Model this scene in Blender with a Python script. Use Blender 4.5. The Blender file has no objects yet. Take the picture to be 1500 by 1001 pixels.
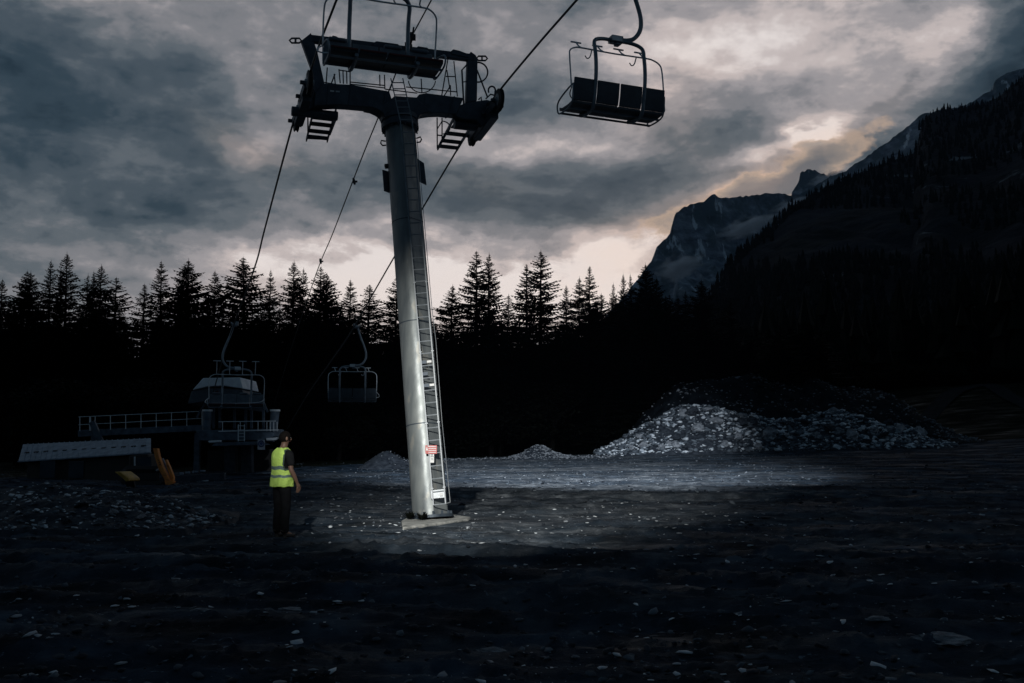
import bpy, math, random
import numpy as np
from mathutils import Vector, Matrix
R = math.radians
rng = np.random.default_rng(7)
random.seed(7)
SC = bpy.context.scene
COL = SC.collection

# ------------------------------------------------------------------ camera maths
F = 1458.0
PITCH = math.atan(151.5/F)
CAM = np.array([0, 0, 1.6])
def ray(px, py):
    x = (px-750)/F; y = (500.5-py)/F
    return np.array([x, math.cos(PITCH)-y*math.sin(PITCH), math.sin(PITCH)+y*math.cos(PITCH)])
def at(px, py, Y):
    r = ray(px, py); return CAM+r*Y/r[1]
def onplane(px, py, P, n):
    r = ray(px, py); return CAM+r*np.dot(P-CAM, n)/np.dot(r, n)

# ------------------------------------------------------------------ mesh helpers
class MB:
    def __init__(s): s.v = []; s.f = []; s.m = []; s.n = 0; s.mi = 0
    def add(s, vs, fs):
        b = s.n
        s.v.extend([tuple(map(float, q)) for q in vs]); s.n = len(s.v)
        for f in fs:
            s.f.append(tuple(b+i for i in f)); s.m.append(s.mi)
    def box(s, c, size, ax=None):
        c = np.array(c, float); h = np.array(size, float)/2
        A = np.eye(3) if ax is None else np.array(ax, float)
        vs = [c+A[0]*h[0]*i+A[1]*h[1]*j+A[2]*h[2]*k for i in (-1, 1) for j in (-1, 1) for k in (-1, 1)]
        s.add(vs, [(0,1,3,2),(4,6,7,5),(0,4,5,1),(2,3,7,6),(0,2,6,4),(1,5,7,3)])
    def bar(s, p, q, w, h, side=(1, 0, 0)):
        p = np.array(p, float); q = np.array(q, float); d = q-p; L = np.linalg.norm(d); d = d/L
        a = np.cross(d, np.array(side, float)); 
        if np.linalg.norm(a) < 1e-4: a = np.cross(d, (0, 1, .1))
        a /= np.linalg.norm(a); b = np.cross(a, d)
        s.box((p+q)/2, (w, h, L), (b, a, d))
    def tube(s, pts, r, n=8, closed=False, caps=True):
        P = [np.array(p, float) for p in pts]; m = len(P)
        rr = r if hasattr(r, '__len__') else [r]*m
        T = []
        for i in range(m):
            if closed: t = P[(i+1) % m]-P[i-1]
            else: t = P[min(i+1, m-1)]-P[max(i-1, 0)]
            T.append(t/(np.linalg.norm(t)+1e-12))
        up = np.array([0, 0, 1.]) if abs(T[0][2]) < .9 else np.array([1., 0, 0])
        a = np.cross(T[0], up); a /= np.linalg.norm(a)
        vs = []
        for i in range(m):
            a = a-T[i]*np.dot(a, T[i]); a /= np.linalg.norm(a); b = np.cross(T[i], a)
            for k in range(n):
                th = 2*math.pi*k/n
                vs.append(P[i]+rr[i]*(a*math.cos(th)+b*math.sin(th)))
        fs = []
        for i in range(m if closed else m-1):
            j = (i+1) % m
            for k in range(n):
                l = (k+1) % n
                fs.append((i*n+k, i*n+l, j*n+l, j*n+k))
        if caps and not closed:
            fs.append(tuple(range(n-1, -1, -1))); fs.append(tuple((m-1)*n+k for k in range(n)))
        s.add(vs, fs)
    def prism(s, poly, n, depth):          # poly: 3D points; extruded +-depth/2 along n
        n = np.array(n, float); P = [np.array(p, float) for p in poly]; m = len(P)
        vs = [p-n*depth/2 for p in P]+[p+n*depth/2 for p in P]
        fs = [tuple(range(m)), tuple(range(2*m-1, m-1, -1))]
        for i in range(m):
            j = (i+1) % m; fs.append((i, i+m, j+m, j))
        s.add(vs, fs)
    def cyl(s, c, ax, r, h, n=20, prof=None):   # lathe about ax; prof = [(r,z)..]
        ax = np.array(ax, float); ax /= np.linalg.norm(ax); c = np.array(c, float)
        up = np.array([0, 0, 1.]) if abs(ax[2]) < .9 else np.array([1., 0, 0])
        a = np.cross(ax, up); a /= np.linalg.norm(a); b = np.cross(ax, a)
        prof = prof or [(r, -h/2), (r, h/2)]
        vs = []
        for (q, z) in prof:
            for k in range(n):
                th = 2*math.pi*k/n; vs.append(c+ax*z+q*(a*math.cos(th)+b*math.sin(th)))
        m = len(prof); fs = []
        for i in range(m-1):
            for k in range(n):
                l = (k+1) % n; fs.append((i*n+k, i*n+l, (i+1)*n+l, (i+1)*n+k))
        fs.append(tuple(range(n-1, -1, -1))); fs.append(tuple((m-1)*n+k for k in range(n)))
        s.add(vs, fs)

def mesh_obj(name, mb, mats, parent=None, smooth=True, bevel=0):
    if not isinstance(mats, (list, tuple)): mats = [mats]
    off = np.array(parent_world(parent)) if parent else np.zeros(3)
    me = bpy.data.meshes.new(name)
    vs = np.array(mb.v)-off
    me.from_pydata(vs.tolist(), [], mb.f)
    for m in mats: me.materials.append(m)
    if len(mats) > 1: me.polygons.foreach_set('material_index', mb.m)
    me.validate(); me.update()
    if smooth:
        me.polygons.foreach_set('use_smooth', [True]*len(me.polygons))
        me.set_sharp_from_angle(angle=R(35))
    o = bpy.data.objects.new(name, me); COL.objects.link(o)
    if parent: o.parent = parent
    if bevel:
        b = o.modifiers.new('bevel', 'BEVEL'); b.width = bevel; b.segments = 2; b.limit_method = 'ANGLE'
    return o
def parent_world(p):
    l = np.array(p.location)
    while p.parent: p = p.parent; l = l+np.array(p.location)
    return l
def tag(o, label=None, cat=None, group=None, kind=None):
    if label: o['label'] = label
    if cat: o['category'] = cat
    if group: o['group'] = group
    if kind: o['kind'] = kind
    return o
def thing(name, label, cat, loc=(0, 0, 0), rz=0, group=None):
    o = bpy.data.objects.new(name, None); COL.objects.link(o)
    o.location = [float(c) for c in loc]; o.rotation_euler = (0, 0, rz); o.empty_display_size = .2
    return tag(o, label, cat, group)
def dup(root, loc, rz, label, group=None, scale=None, rot=None):
    r = root.copy(); COL.objects.link(r); r.location = [float(c) for c in loc]; r.rotation_euler = rot or (0, 0, rz)
    if scale: r.scale = scale
    if label: r['label'] = label
    if group: r['group'] = group
    for ch in list(root.children):
        c = ch.copy(); COL.objects.link(c); c.parent = r
        for g in list(ch.children):
            d = g.copy(); COL.objects.link(d); d.parent = c
    return r
def grid_obj(name, X, Y, Z, mat, smooth=True):
    h, w = X.shape
    me = bpy.data.meshes.new(name)
    co = np.stack([X, Y, Z], -1).reshape(-1, 3)
    i = np.arange(h*w).reshape(h, w)
    q = np.stack([i[:-1, :-1], i[:-1, 1:], i[1:, 1:], i[1:, :-1]], -1).reshape(-1, 4)
    me.vertices.add(len(co)); me.vertices.foreach_set('co', co.ravel())
    me.loops.add(q.size); me.loops.foreach_set('vertex_index', q.ravel())
    me.polygons.add(len(q)); me.polygons.foreach_set('loop_start', np.arange(0, q.size, 4))
    me.polygons.foreach_set('use_smooth', [smooth]*len(q))
    me.update(calc_edges=True); me.validate()
    me.materials.append(mat)
    o = bpy.data.objects.new(name, me); COL.objects.link(o)
    return o

# ------------------------------------------------------------------ numpy noise
_perm = np.random.default_rng(3).random((257, 257))
def vnoise(x, y):
    xi = np.floor(x).astype(int); yi = np.floor(y).astype(int)
    fx = x-xi; fy = y-yi; fx = fx*fx*(3-2*fx); fy = fy*fy*(3-2*fy)
    a = _perm[xi % 256, yi % 256]; b = _perm[(xi+1) % 256, yi % 256]
    c = _perm[xi % 256, (yi+1) % 256]; d = _perm[(xi+1) % 256, (yi+1) % 256]
    return (a*(1-fx)+b*fx)*(1-fy)+(c*(1-fx)+d*fx)*fy-.5
def fbm(x, y, o=4, g=.5):
    t = 0; a = 1; 
    for k in range(o):
        t = t+a*vnoise(x*2**k+17.3*k, y*2**k+5.1*k); a *= g
    return t
def sstep(a, b, x):
    t = np.clip((x-a)/(b-a), 0, 1); return t*t*(3-2*t)

# ------------------------------------------------------------------ materials
def newmat(name):
    m = bpy.data.materials.new(name); m.use_nodes = True
    nt = m.node_tree; b = nt.nodes['Principled BSDF']
    return m, nt, b
def mat(name, c1, c2=None, scale=5, rough=.6, metal=0, bump=0, bscale=None, detail=5, stretch=(1, 1, 1), rvar=.12, spec=.5, ramp=(.35, .65), coords='Object'):
    m, nt, b = newmat(name); N = nt.nodes; L = nt.links
    c2 = c2 or tuple(x*.6 for x in c1)
    tc = N.new('ShaderNodeTexCoord'); mp = N.new('ShaderNodeMapping'); mp.inputs['Scale'].default_value = stretch
    L.new(tc.outputs[coords], mp.inputs[0])
    no = N.new('ShaderNodeTexNoise'); no.inputs['Scale'].default_value = scale; no.inputs['Detail'].default_value = detail
    L.new(mp.outputs[0], no.inputs['Vector'])
    cr = N.new('ShaderNodeValToRGB'); e = cr.color_ramp.elements
    e[0].position = ramp[0]; e[1].position = ramp[1]; e[0].color = (*c2, 1); e[1].color = (*c1, 1)
    L.new(no.outputs[0], cr.inputs[0]); L.new(cr.outputs[0], b.inputs['Base Color'])
    mr = N.new('ShaderNodeMapRange'); mr.inputs[3].default_value = rough-rvar; mr.inputs[4].default_value = min(1, rough+rvar)
    L.new(no.outputs[0], mr.inputs[0]); L.new(mr.outputs[0], b.inputs['Roughness'])
    b.inputs['Metallic'].default_value = metal; b.inputs['Specular IOR Level'].default_value = spec
    if bump:
        n2 = N.new('ShaderNodeTexNoise'); n2.inputs['Scale'].default_value = bscale or scale*4; n2.inputs['Detail'].default_value = 6
        L.new(mp.outputs[0], n2.inputs['Vector'])
        bp = N.new('ShaderNodeBump'); bp.inputs['Strength'].default_value = bump; bp.inputs['Distance'].default_value = .05
        L.new(n2.outputs[0], bp.inputs['Height']); L.new(bp.outputs[0], b.inputs['Normal'])
    return m

M = {}
M['galv'] = mat('galvanised_steel', (.34, .37, .40), (.22, .25, .29), 3, .5, .55, .15, 30, stretch=(1, 1, .35))
M['galv_dark'] = mat('weathered_steel', (.055, .075, .10), (.025, .037, .055), 4, .55, .4, .1, 30)
M['chair_metal'] = mat('chair_tube_steel', (.24, .29, .34), (.16, .20, .24), 6, .5, .4)
M['bar_metal'] = mat('pale_bar_steel', (.75, .80, .84), (.55, .6, .64), 8, .45, .2)
M['station_steel'] = mat('station_steel', (.10, .14, .19), (.04, .06, .085), 3, .6, .1)
M['seat_dark'] = mat('dark_seat_plastic', (.060, .082, .105), (.04, .055, .072), 5, .55, 0, .1)
M['seat_pale'] = mat('pale_seat_cover', (.13, .16, .19), (.07, .09, .12), 4, .65)
M['seat_red'] = mat('red_seat_edge', (.10, .008, .012), (.05, .005, .006), 6, .6)
M['ladder_steel'] = mat('ladder_steel', (.27, .30, .34), (.18, .21, .24), 6, .5, .1)
M['rubber'] = mat('black_rubber', (.02, .02, .022), (.012, .012, .014), 8, .7)
M['cable'] = mat('steel_rope', (.05, .055, .06), (.025, .03, .035), 30, .55, .5, stretch=(1, 1, 1))
M['white'] = mat('white_paint', (.6, .62, .64), (.42, .45, .48), 6, .5)
M['red'] = mat('red_sign_paint', (.36, .012, .018), (.26, .01, .012), 5, .5)
M['blue'] = mat('blue_sign_paint', (.02, .05, .16), (.015, .035, .11), 5, .5)
M['concrete'] = mat('pale_concrete', (.42, .43, .42), (.16, .17, .17), 5, .85, 0, .5, 30)
M['orange'] = mat('orange_machine_paint', (.85, .30, .05), (.5, .15, .03), 6, .55)
M['yellow'] = mat('yellow_machine_paint', (.55, .32, .04), (.3, .16, .02), 6, .55)
M['glass'] = mat('dark_glass', (.02, .04, .06), (.015, .03, .05), 3, .15)
M['roof'] = mat('pale_sheet_roof', (.30, .36, .44), (.18, .22, .28), 3, .6, .1)
M['wood'] = mat('dark_boards', (.03, .03, .03), (.016, .016, .018), 4, .8, stretch=(6, 6, 1))
M['hood'] = mat('station_hood_paint', (.80, .84, .88), (.62, .67, .72), 2, .5)
M['foliage'] = mat('spruce_needles', (.006, .009, .007), (.004, .006, .005), 2.5, .8, spec=.15)
M['leaf'] = mat('broad_leaves', (.0035, .0045, .0035), (.002, .003, .002), 1.5, .8, spec=.15)
M['bark'] = mat('spruce_bark', (.005, .005, .005), (.003, .003, .003), 6, .9, 0, .5, 20)
M['rock'] = mat('limestone_rock', (.27, .30, .34), (.11, .125, .15), 2.2, .75, 0, .8, 9)
M['rock_mid'] = mat('grey_stone', (.14, .17, .205), (.045, .056, .072), 2.2, .75, 0, .8, 9)
M['rock_dark'] = mat('dark_slate_rock', (.045, .055, .070), (.018, .023, .032), 3, .6, 0, .6, 12)
M['earth'] = mat('dark_earth', (.012, .017, .023), (.004, .006, .009), 1.2, .9, 0, .8, 10)
M['sand'] = mat('grey_sand', (.10, .115, .13), (.065, .075, .09), 1.5, .9, 0, .3, 10)
M['skin'] = mat('skin', (.17, .10, .075), (.13, .075, .055), 9, .55)
M['hair'] = mat('dark_hair', (.006, .005, .005), (.004, .003, .003), 30, .8, spec=.1)
M['shirt'] = mat('dark_cotton', (.014, .015, .018), (.009, .01, .012), 12, .85, 0, .2, 60)
M['trousers'] = mat('black_trousers', (.012, .013, .016), (.007, .008, .010), 12, .85, 0, .2, 60)
M['vest'] = mat('hi_vis_fabric', (.62, .90, .20), (.46, .70, .14), 7, .75, 0, .35, 25)
M['vest_trim'] = mat('vest_trim', (.04, .075, .06), (.03, .055, .045), 9, .7)
M['tape'] = mat('reflective_tape', (.22, .32, .31), (.15, .22, .22), 9, .35, .3)
M['shoe'] = mat('boot_leather', (.02, .018, .016), (.012, .011, .01), 9, .6)

for k_ in ('rock_mid', 'rock_dark', 'earth', 'sand', 'bark', 'foliage', 'leaf', 'trousers', 'shirt'):
    M[k_].node_tree.nodes['Principled BSDF'].inputs['Specular IOR Level'].default_value = .06
def ground_material():
    m, nt, b = newmat('wet_gravel_ground'); N = nt.nodes; L = nt.links
    geo = N.new('ShaderNodeNewGeometry')
    def noise(scale, detail, stretch=(1, 1, 1), rot=0, rough=.55):
        mp = N.new('ShaderNodeMapping'); mp.inputs['Scale'].default_value = stretch; mp.inputs['Rotation'].default_value = (0, 0, rot)
        L.new(geo.outputs['Position'], mp.inputs[0])
        n = N.new('ShaderNodeTexNoise'); n.inputs['Scale'].default_value = scale; n.inputs['Detail'].default_value = detail
        n.inputs['Roughness'].default_value = rough
        L.new(mp.outputs[0], n.inputs['Vector']); return n.outputs[0]
    def ramp(v, stops):
        r = N.new('ShaderNodeValToRGB'); e = r.color_ramp.elements
        e[0].position, e[0].color = stops[0][0], (*stops[0][1], 1); e[1].position, e[1].color = stops[-1][0], (*stops[-1][1], 1)
        for p, c in stops[1:-1]: q = e.new(p); q.color = (*c, 1)
        L.new(v, r.inputs[0]); return r.outputs[0]
    def mix(f, a, c):
        x = N.new('ShaderNodeMix'); x.data_type = 'RGBA'; L.new(f, x.inputs[0])
        for i, v in ((6, a), (7, c)):
            if isinstance(v, tuple): x.inputs[i].default_value = (*v, 1)
            else: L.new(v, x.inputs[i])
        return x.outputs[2]
    base = ramp(noise(.9, 8, (1, 1, 1)), [(.38, (.004, .008, .013)), (.54, (.016, .029, .047)), (.70, (.052, .082, .12))])
    streak = ramp(noise(.75, 9, (.35, 2.6, 1), R(-17), .68), [(.575, (0, 0, 0)), (.66, (1, 1, 1))])
    c = mix(streak, base, (.065, .088, .12))
    speck = ramp(noise(9, 3, (1, 1, 1), 0, .6), [(.66, (0, 0, 0)), (.71, (1, 1, 1))])
    c = mix(speck, c, (.13, .17, .22))
    ta = N.new('ShaderNodeAttribute'); ta.attribute_name = 'track'
    c = mix(ta.outputs['Fac'], c, (.045, .064, .088))
    pa = N.new('ShaderNodeAttribute'); pa.attribute_name = 'crushed'  # gravel tone lightened to paint the pool of light
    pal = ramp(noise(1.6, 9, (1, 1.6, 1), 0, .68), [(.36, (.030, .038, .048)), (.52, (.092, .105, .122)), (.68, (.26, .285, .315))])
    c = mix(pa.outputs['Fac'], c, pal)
    # dark turf and forest floor away from the worked lot
    att = N.new('ShaderNodeAttribute'); att.attribute_name = 'turf'
    turf = ramp(noise(.7, 7), [(.35, (.004, .0055, .004)), (.65, (.010, .013, .008))])
    c = mix(att.outputs['Fac'], c, turf)
    L.new(c, b.inputs['Base Color'])
    wet = ramp(noise(.35, 6, (.6, 2, 1), R(-9)), [(.42, (.85, .85, .85)), (.60, (.42, .42, .42))])
    L.new(wet, b.inputs['Roughness']); b.inputs['Specular IOR Level'].default_value = .015
    L.new(ramp(noise(.42, 8, (.5, 2.2, 1), R(-17), .62), [(.57, (.01, .01, .01)), (.66, (.22, .22, .22))]), b.inputs['Specular IOR Level'])
    h = N.new('ShaderNodeMath'); h.operation = 'ADD'
    L.new(noise(14, 8, rough=.7), h.inputs[0]); L.new(noise(3, 6), h.inputs[1])
    bp = N.new('ShaderNodeBump'); bp.inputs['Strength'].default_value = .9; bp.inputs['Distance'].default_value = .05
    L.new(h.outputs[0], bp.inputs['Height']); L.new(bp.outputs[0], b.inputs['Normal'])
    return m

def mountain_material(name, rock, rock2, veg, snow, scale, snow_amt=.68, vegstart=None):
    m, nt, b = newmat(name); N = nt.nodes; L = nt.links
    geo = N.new('ShaderNodeNewGeometry')
    def noise(sc, detail, stretch=(1, 1, 1), rot=(0, 0, 0)):
        mp = N.new('ShaderNodeMapping'); mp.inputs['Scale'].default_value = stretch; mp.inputs['Rotation'].default_value = rot
        L.new(geo.outputs['Position'], mp.inputs[0])
        n = N.new('ShaderNodeTexNoise'); n.inputs['Scale'].default_value = sc; n.inputs['Detail'].default_value = detail; n.inputs['Roughness'].default_value = .62
        L.new(mp.outputs[0], n.inputs['Vector']); return n.outputs[0]
    def ramp(v, a, c, ca, cb):
        r = N.new('ShaderNodeValToRGB'); e = r.color_ramp.elements
        e[0].position = a; e[1].position = c; e[0].color = (*ca, 1); e[1].color = (*cb, 1); L.new(v, r.inputs[0]); return r.outputs[0]
    def mix(f, a, c):
        x = N.new('ShaderNodeMix'); x.data_type = 'RGBA'; L.new(f, x.inputs[0]); L.new(a, x.inputs[6])
        if isinstance(c, tuple): x.inputs[7].default_value = (*c, 1)
        else: L.new(c, x.inputs[7])
        return x.outputs[2]
    c = ramp(noise(scale, 10, (1, 1, 2.2)), .38, .62, rock2, rock)
    c = mix(ramp(noise(scale*.6, 8), .44, .56, (1, 1, 1), (0, 0, 0)), c, veg)
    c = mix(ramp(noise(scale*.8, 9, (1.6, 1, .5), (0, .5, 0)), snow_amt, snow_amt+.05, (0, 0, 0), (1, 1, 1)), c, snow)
    L.new(c, b.inputs['Base Color']); b.inputs['Roughness'].default_value = .95; b.inputs['Specular IOR Level'].default_value = .1
    bp = N.new('ShaderNodeBump'); bp.inputs['Strength'].default_value = 1; bp.inputs['Distance'].default_value = .25/scale
    L.new(noise(scale*3, 10, (1, 1, 1.5)), bp.inputs['Height']); L.new(bp.outputs[0], b.inputs['Normal'])
    return m

# ------------------------------------------------------------------ ground
def gbase(x, y):
    x = np.asarray(x, float); y = np.asarray(y, float)
    xx = x
    s = sstep(38, 90, y)
    z = s*np.interp(xx, [-25, -12, 5, 32, 44, 90], [0.05, .35, .70, 1.35, 2.1, 5])
    z = z+sstep(26, 50, x)*sstep(90, 128, y)*6.5+sstep(130, 420, y)*22*sstep(-40, 60, x)
    z = z+sstep(92, 160, y)*sstep(-60, 40, -x+0)*0
    return z
def track(x, y):
    t = 0
    for (cx, cy, rad_) in ((-5, 40, 21), (-5, 40, 22.8), (-8, 42, 27.5), (-8, 42, 29.3), (6, 36, 24.5), (6, 36, 26.3), (14, 44, 33), (14, 44, 34.8), (-20, 30, 27), (-20, 30, 28.8)):
        d = np.hypot(x-cx, y-cy)-rad_-.5*vnoise(x*.15+cx, y*.15)
        t = np.maximum(t, np.exp(-(d/.26)**2)*(.5+.5*np.sign(np.sin(np.arctan2(x-cx, y-cy)*rad_*11))*np.exp(-(d/.2)**2)*.6))
    return t*sstep(-.25, .15, fbm(x*.25, y*.25, 3))
def ground_z(x, y):
    x = np.asarray(x, float); y = np.asarray(y, float)
    d = np.hypot(x, y)
    fade = 1-sstep(120, 400, d)
    c, s_ = math.cos(R(-9)), math.sin(R(-9))
    u = x*c+y*s_; v = -x*s_+y*c
    flat = 1-sstep(3.2, 1.2, np.hypot(x+1.85, (y-21.6)))*.9
    near = (1-.55*sstep(18, 60, y))*(1-.85*sstep(84, 100, y))
    z = gbase(x, y)
    z = z+fade*near*flat*(fbm(u*.13, v*.55, 4)*.22+fbm(u*.35+9, v*2.2, 4)*.085+fbm(u*1.2, v*4.5, 4, .6)*.05+np.maximum(0, fbm(x*5+3, y*6, 3, .6)-.16)*.10)
    # wheel ruts swinging round the tower
    for (y0, k, amp) in ((12.5, .05, .07), (14.6, .05, .07), (10.0, -.10, .06), (11.9, -.10, .06), (30, .02, .1), (33, .02, .1)):
        dd = v-(y0+k*u+.006*u*u*(1 if k > 0 else -1))
        z = z-amp*1.6*np.exp(-(dd/.28)**2)*fade*flat+amp*.9*np.exp(-((np.abs(dd)-.55)/.2)**2)*fade*flat
    tr = track(x, y)
    z = z-.07*tr*fade*flat*near
    return z
def gz(x, y): return float(ground_z(np.array([x]), np.array([y]))[0])

ang = np.concatenate([np.linspace(-180, -36, 60), np.linspace(-34, 34, 640), np.linspace(36, 180, 60)])
rad = np.concatenate([np.array([.3, 1, 2, 3, 4]), np.geomspace(4.6, 115, 430), np.geomspace(120, 7000, 40)])
A, D = np.meshgrid(np.radians(ang), rad)
GX = D*np.sin(A); GY = D*np.cos(A)
GZ = ground_z(GX, GY)
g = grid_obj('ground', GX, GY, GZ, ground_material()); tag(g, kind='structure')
# turf mask: a map of where the worked gravel lot ends
edgeY = np.interp(GX, [-80, -30, -14, -6, 10, 40, 60, 90], [34, 44, 62, 82, 90, 88, 84, 84])+fbm(GX*.12, GY*.12, 3)*5
tm = sstep(-1.5, 2.5, GY-edgeY)
cm_ = sstep(0, 44, GY+fbm(GX*.2, GY*.35, 5, .6)*22-np.maximum(0, GX-2)*.9)*sstep(-13, -2, GX+fbm(GX*.2, GY*.1, 3)*6)*(1-.95*sstep(1, 20, GX-GY*.05+fbm(GX*.1, GY*.2, 3)*8))*(.35+.65*sstep(-.22, .22, fbm(GX*.22+5, GY*.7, 5)))  # where the pool of light is painted into the ground colour
cm_ = np.maximum(cm_, .9*np.exp(-(np.hypot(GX-.8+fbm(GX*.2,GY*.2,3)*4, (GY-29+fbm(GX*.3,GY*.3,3)*5)*.62)/9)**2)*(.35+.65*sstep(-.25, .2, fbm(GX*.6, GY*1.3, 5))))  # painted pool widened around the pylon foot
ac_ = g.data.attributes.new('crushed', 'FLOAT', 'POINT'); ac_.data.foreach_set('value', cm_.ravel().astype(np.float32))  # carries the painted light pool to the ground material
rt_ = g.data.attributes.new('track', 'FLOAT', 'POINT'); rt_.data.foreach_set('value', track(GX, GY).ravel().astype(np.float32))
at_ = g.data.attributes.new('turf', 'FLOAT', 'POINT'); at_.data.foreach_set('value', tm.ravel().astype(np.float32))

# dirt track climbing the bank at far right
tp = [at(1345, 585, 104), at(1400, 566, 118), at(1445, 562, 122), at(1480, 574, 112), at(1530, 592, 104), at(1600, 612, 96)]
TX, TY = [], []
for i in range(61):
    t = i/60*(len(tp)-1); k = min(int(t), len(tp)-2); f_ = t-k
    c = tp[k]*(1-f_)+tp[k+1]*f_; TX.append(c[0]); TY.append(c[1])
TX = np.array(TX); TY = np.array(TY)
for _ in range(6):
    TX[1:-1] = (TX[:-2]+TX[1:-1]*2+TX[2:])/4; TY[1:-1] = (TY[:-2]+TY[1:-1]*2+TY[2:])/4
wdt = np.linspace(-1.0, 1.0, 9)[:, None]
dx = np.gradient(TX); dy = np.gradient(TY); ln = np.hypot(dx, dy)
PX = TX[None]+wdt*(-dy/ln)[None]; PY = TY[None]+wdt*(dx/ln)[None]
o = grid_obj('track', PX, PY, ground_z(PX, PY)+.05+fbm(PX, PY, 3)*.05, M['earth']); tag(o, kind='structure')

# ------------------------------------------------------------------ mountains
def ridge(name, pts, Yr, Yb, zb, mat_, cols, rows, amp, conc, nz, xr=None, gully=0):
    """sheet from a ridge line down to its foot: pts = ridge outline (px,py), Yr distance of the ridge, Yb distance of the foot"""
    px = np.interp(np.linspace(0, 1, cols), np.linspace(0, 1, len(pts)), [p[0] for p in pts])
    px = np.linspace(pts[0][0], pts[-1][0], cols)
    py = np.interp(px, [p[0] for p in pts], [p[1] for p in pts])
    yr = np.interp(px, *Yr); yb = np.interp(px, *Yb)
    T = np.linspace(0, 1, rows)[:, None]
    top = np.array([at(a, b, c) for a, b, c in zip(px, py, yr)])
    bot = np.array([at(a, 652, c) for a, c in zip(px, yb)])
    Xm = top[None, :, 0]*(1-T)+bot[None, :, 0]*T; Ym = top[None, :, 1]*(1-T)+bot[None, :, 1]*T
    prof = conc(T)
    Zm = zb+(top[None, :, 2]-zb)*prof
    k = np.sin(np.pi*np.clip(T, 0, 1))**.6
    n = fbm(Xm*nz, Zm*nz*1.3+Ym*nz*.5, 6, .55)
    Ym = Ym+n*amp*k*1.5; Zm = Zm+fbm(Xm*nz*2+7, Ym*nz*2, 5, .55)*amp*.35*k
    if gully: Ym = Ym+gully*np.abs(fbm(Xm*nz*3+Zm*nz*1.5, Zm*nz*.6, 4))*k
    # back side falling away behind the ridge
    B = np.linspace(1, .1, 6)[:, None]
    Xb = np.repeat(Xm[:1], 6, 0); Yb_ = Ym[:1]+B*amp*12; Zb = Zm[:1]-B**1.3*(Zm[:1]-zb)
    o = grid_obj(name, np.vstack([Xb, Xm]), np.vstack([Yb_, Ym]), np.vstack([Zb, Zm]), mat_)
    return tag(o, kind='structure'), Xm, Ym, Zm
cliff = [(880, 470), (905, 445), (930, 414), (944, 395), (954, 383), (962, 362), (972, 352), (985, 340), (986, 322), (990, 312), (998, 306), (1015, 299), (1031, 296), (1036, 291), (1042, 286), (1047, 284), (1052, 289), (1060, 290), (1080, 289),
         (1105, 286), (1125, 283), (1145, 284), (1160, 287), (1175, 283), (1188, 276), (1200, 268), (1216, 258), (1236, 252), (1260, 236), (1284, 219), (1296, 211), (1332, 184), (1350, 168), (1380, 160), (1400, 158), (1425, 150), (1445, 136),
         (1456, 132), (1458, 118), (1476, 106), (1500, 100), (1560, 60), (1700, 10)]
rngc = np.random.default_rng(5)
cl2 = []
for i in range(len(cliff)-1):
    (a, b), (c, d) = cliff[i], cliff[i+1]
    n = max(1, int((c-a)/4))
    for k in range(n):
        t = k/n; cl2.append((a+(c-a)*t, b+(d-b)*t+(rngc.random()-.5)*(3 if k else .5)))
cl2.append(cliff[-1])
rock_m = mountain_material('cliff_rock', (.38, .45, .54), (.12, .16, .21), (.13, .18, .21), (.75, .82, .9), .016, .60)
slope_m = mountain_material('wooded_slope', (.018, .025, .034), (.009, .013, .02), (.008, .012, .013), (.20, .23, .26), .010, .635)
ridge('cliff_mountain', cl2, ([880, 1040, 1200, 1400, 1700], [3300, 3600, 3900, 3500, 3300]), ([880, 1100, 1400, 1700], [3000, 2900, 2600, 2300]), -40, rock_m, 520, 220, 95,
      lambda t: (1-t)**.9*(1-.12*np.sin(t*9)*(t < .8)), .0035, gully=120)
knob = [(1160, 282), (1169, 268), (1171, 262), (1172, 254), (1175, 251), (1179, 252), (1182, 248), (1187, 248), (1190, 250), (1194, 249), (1199, 253), (1203, 255), (1207, 254), (1212, 259), (1218, 262), (1224, 260), (1234, 268), (1250, 280)]
ridge('far_peak', knob, ([1160, 1250], [4300, 4300]), ([1160, 1250], [4100, 4100]), 300, rock_m, 60, 30, 30, lambda t: (1-t), .006)
slope = [(1020, 470), (1040, 445), (1054, 424), (1068, 396), (1090, 372), (1112, 354), (1140, 330), (1156, 312), (1196, 288), (1240, 267), (1284, 243), (1320, 231), (1346, 222), (1350, 180), (1362, 168), (1376, 162), (1400, 161), (1420, 159),
         (1440, 152), (1462, 143), (1500, 112), (1560, 90), (1700, 40), (1900, -40), (2200, -60)]
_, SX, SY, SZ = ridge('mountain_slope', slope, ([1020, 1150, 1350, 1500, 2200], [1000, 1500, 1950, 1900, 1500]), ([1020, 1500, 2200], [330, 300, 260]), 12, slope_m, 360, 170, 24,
      lambda t: (1-t)**1.25, .006, gully=60)

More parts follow.
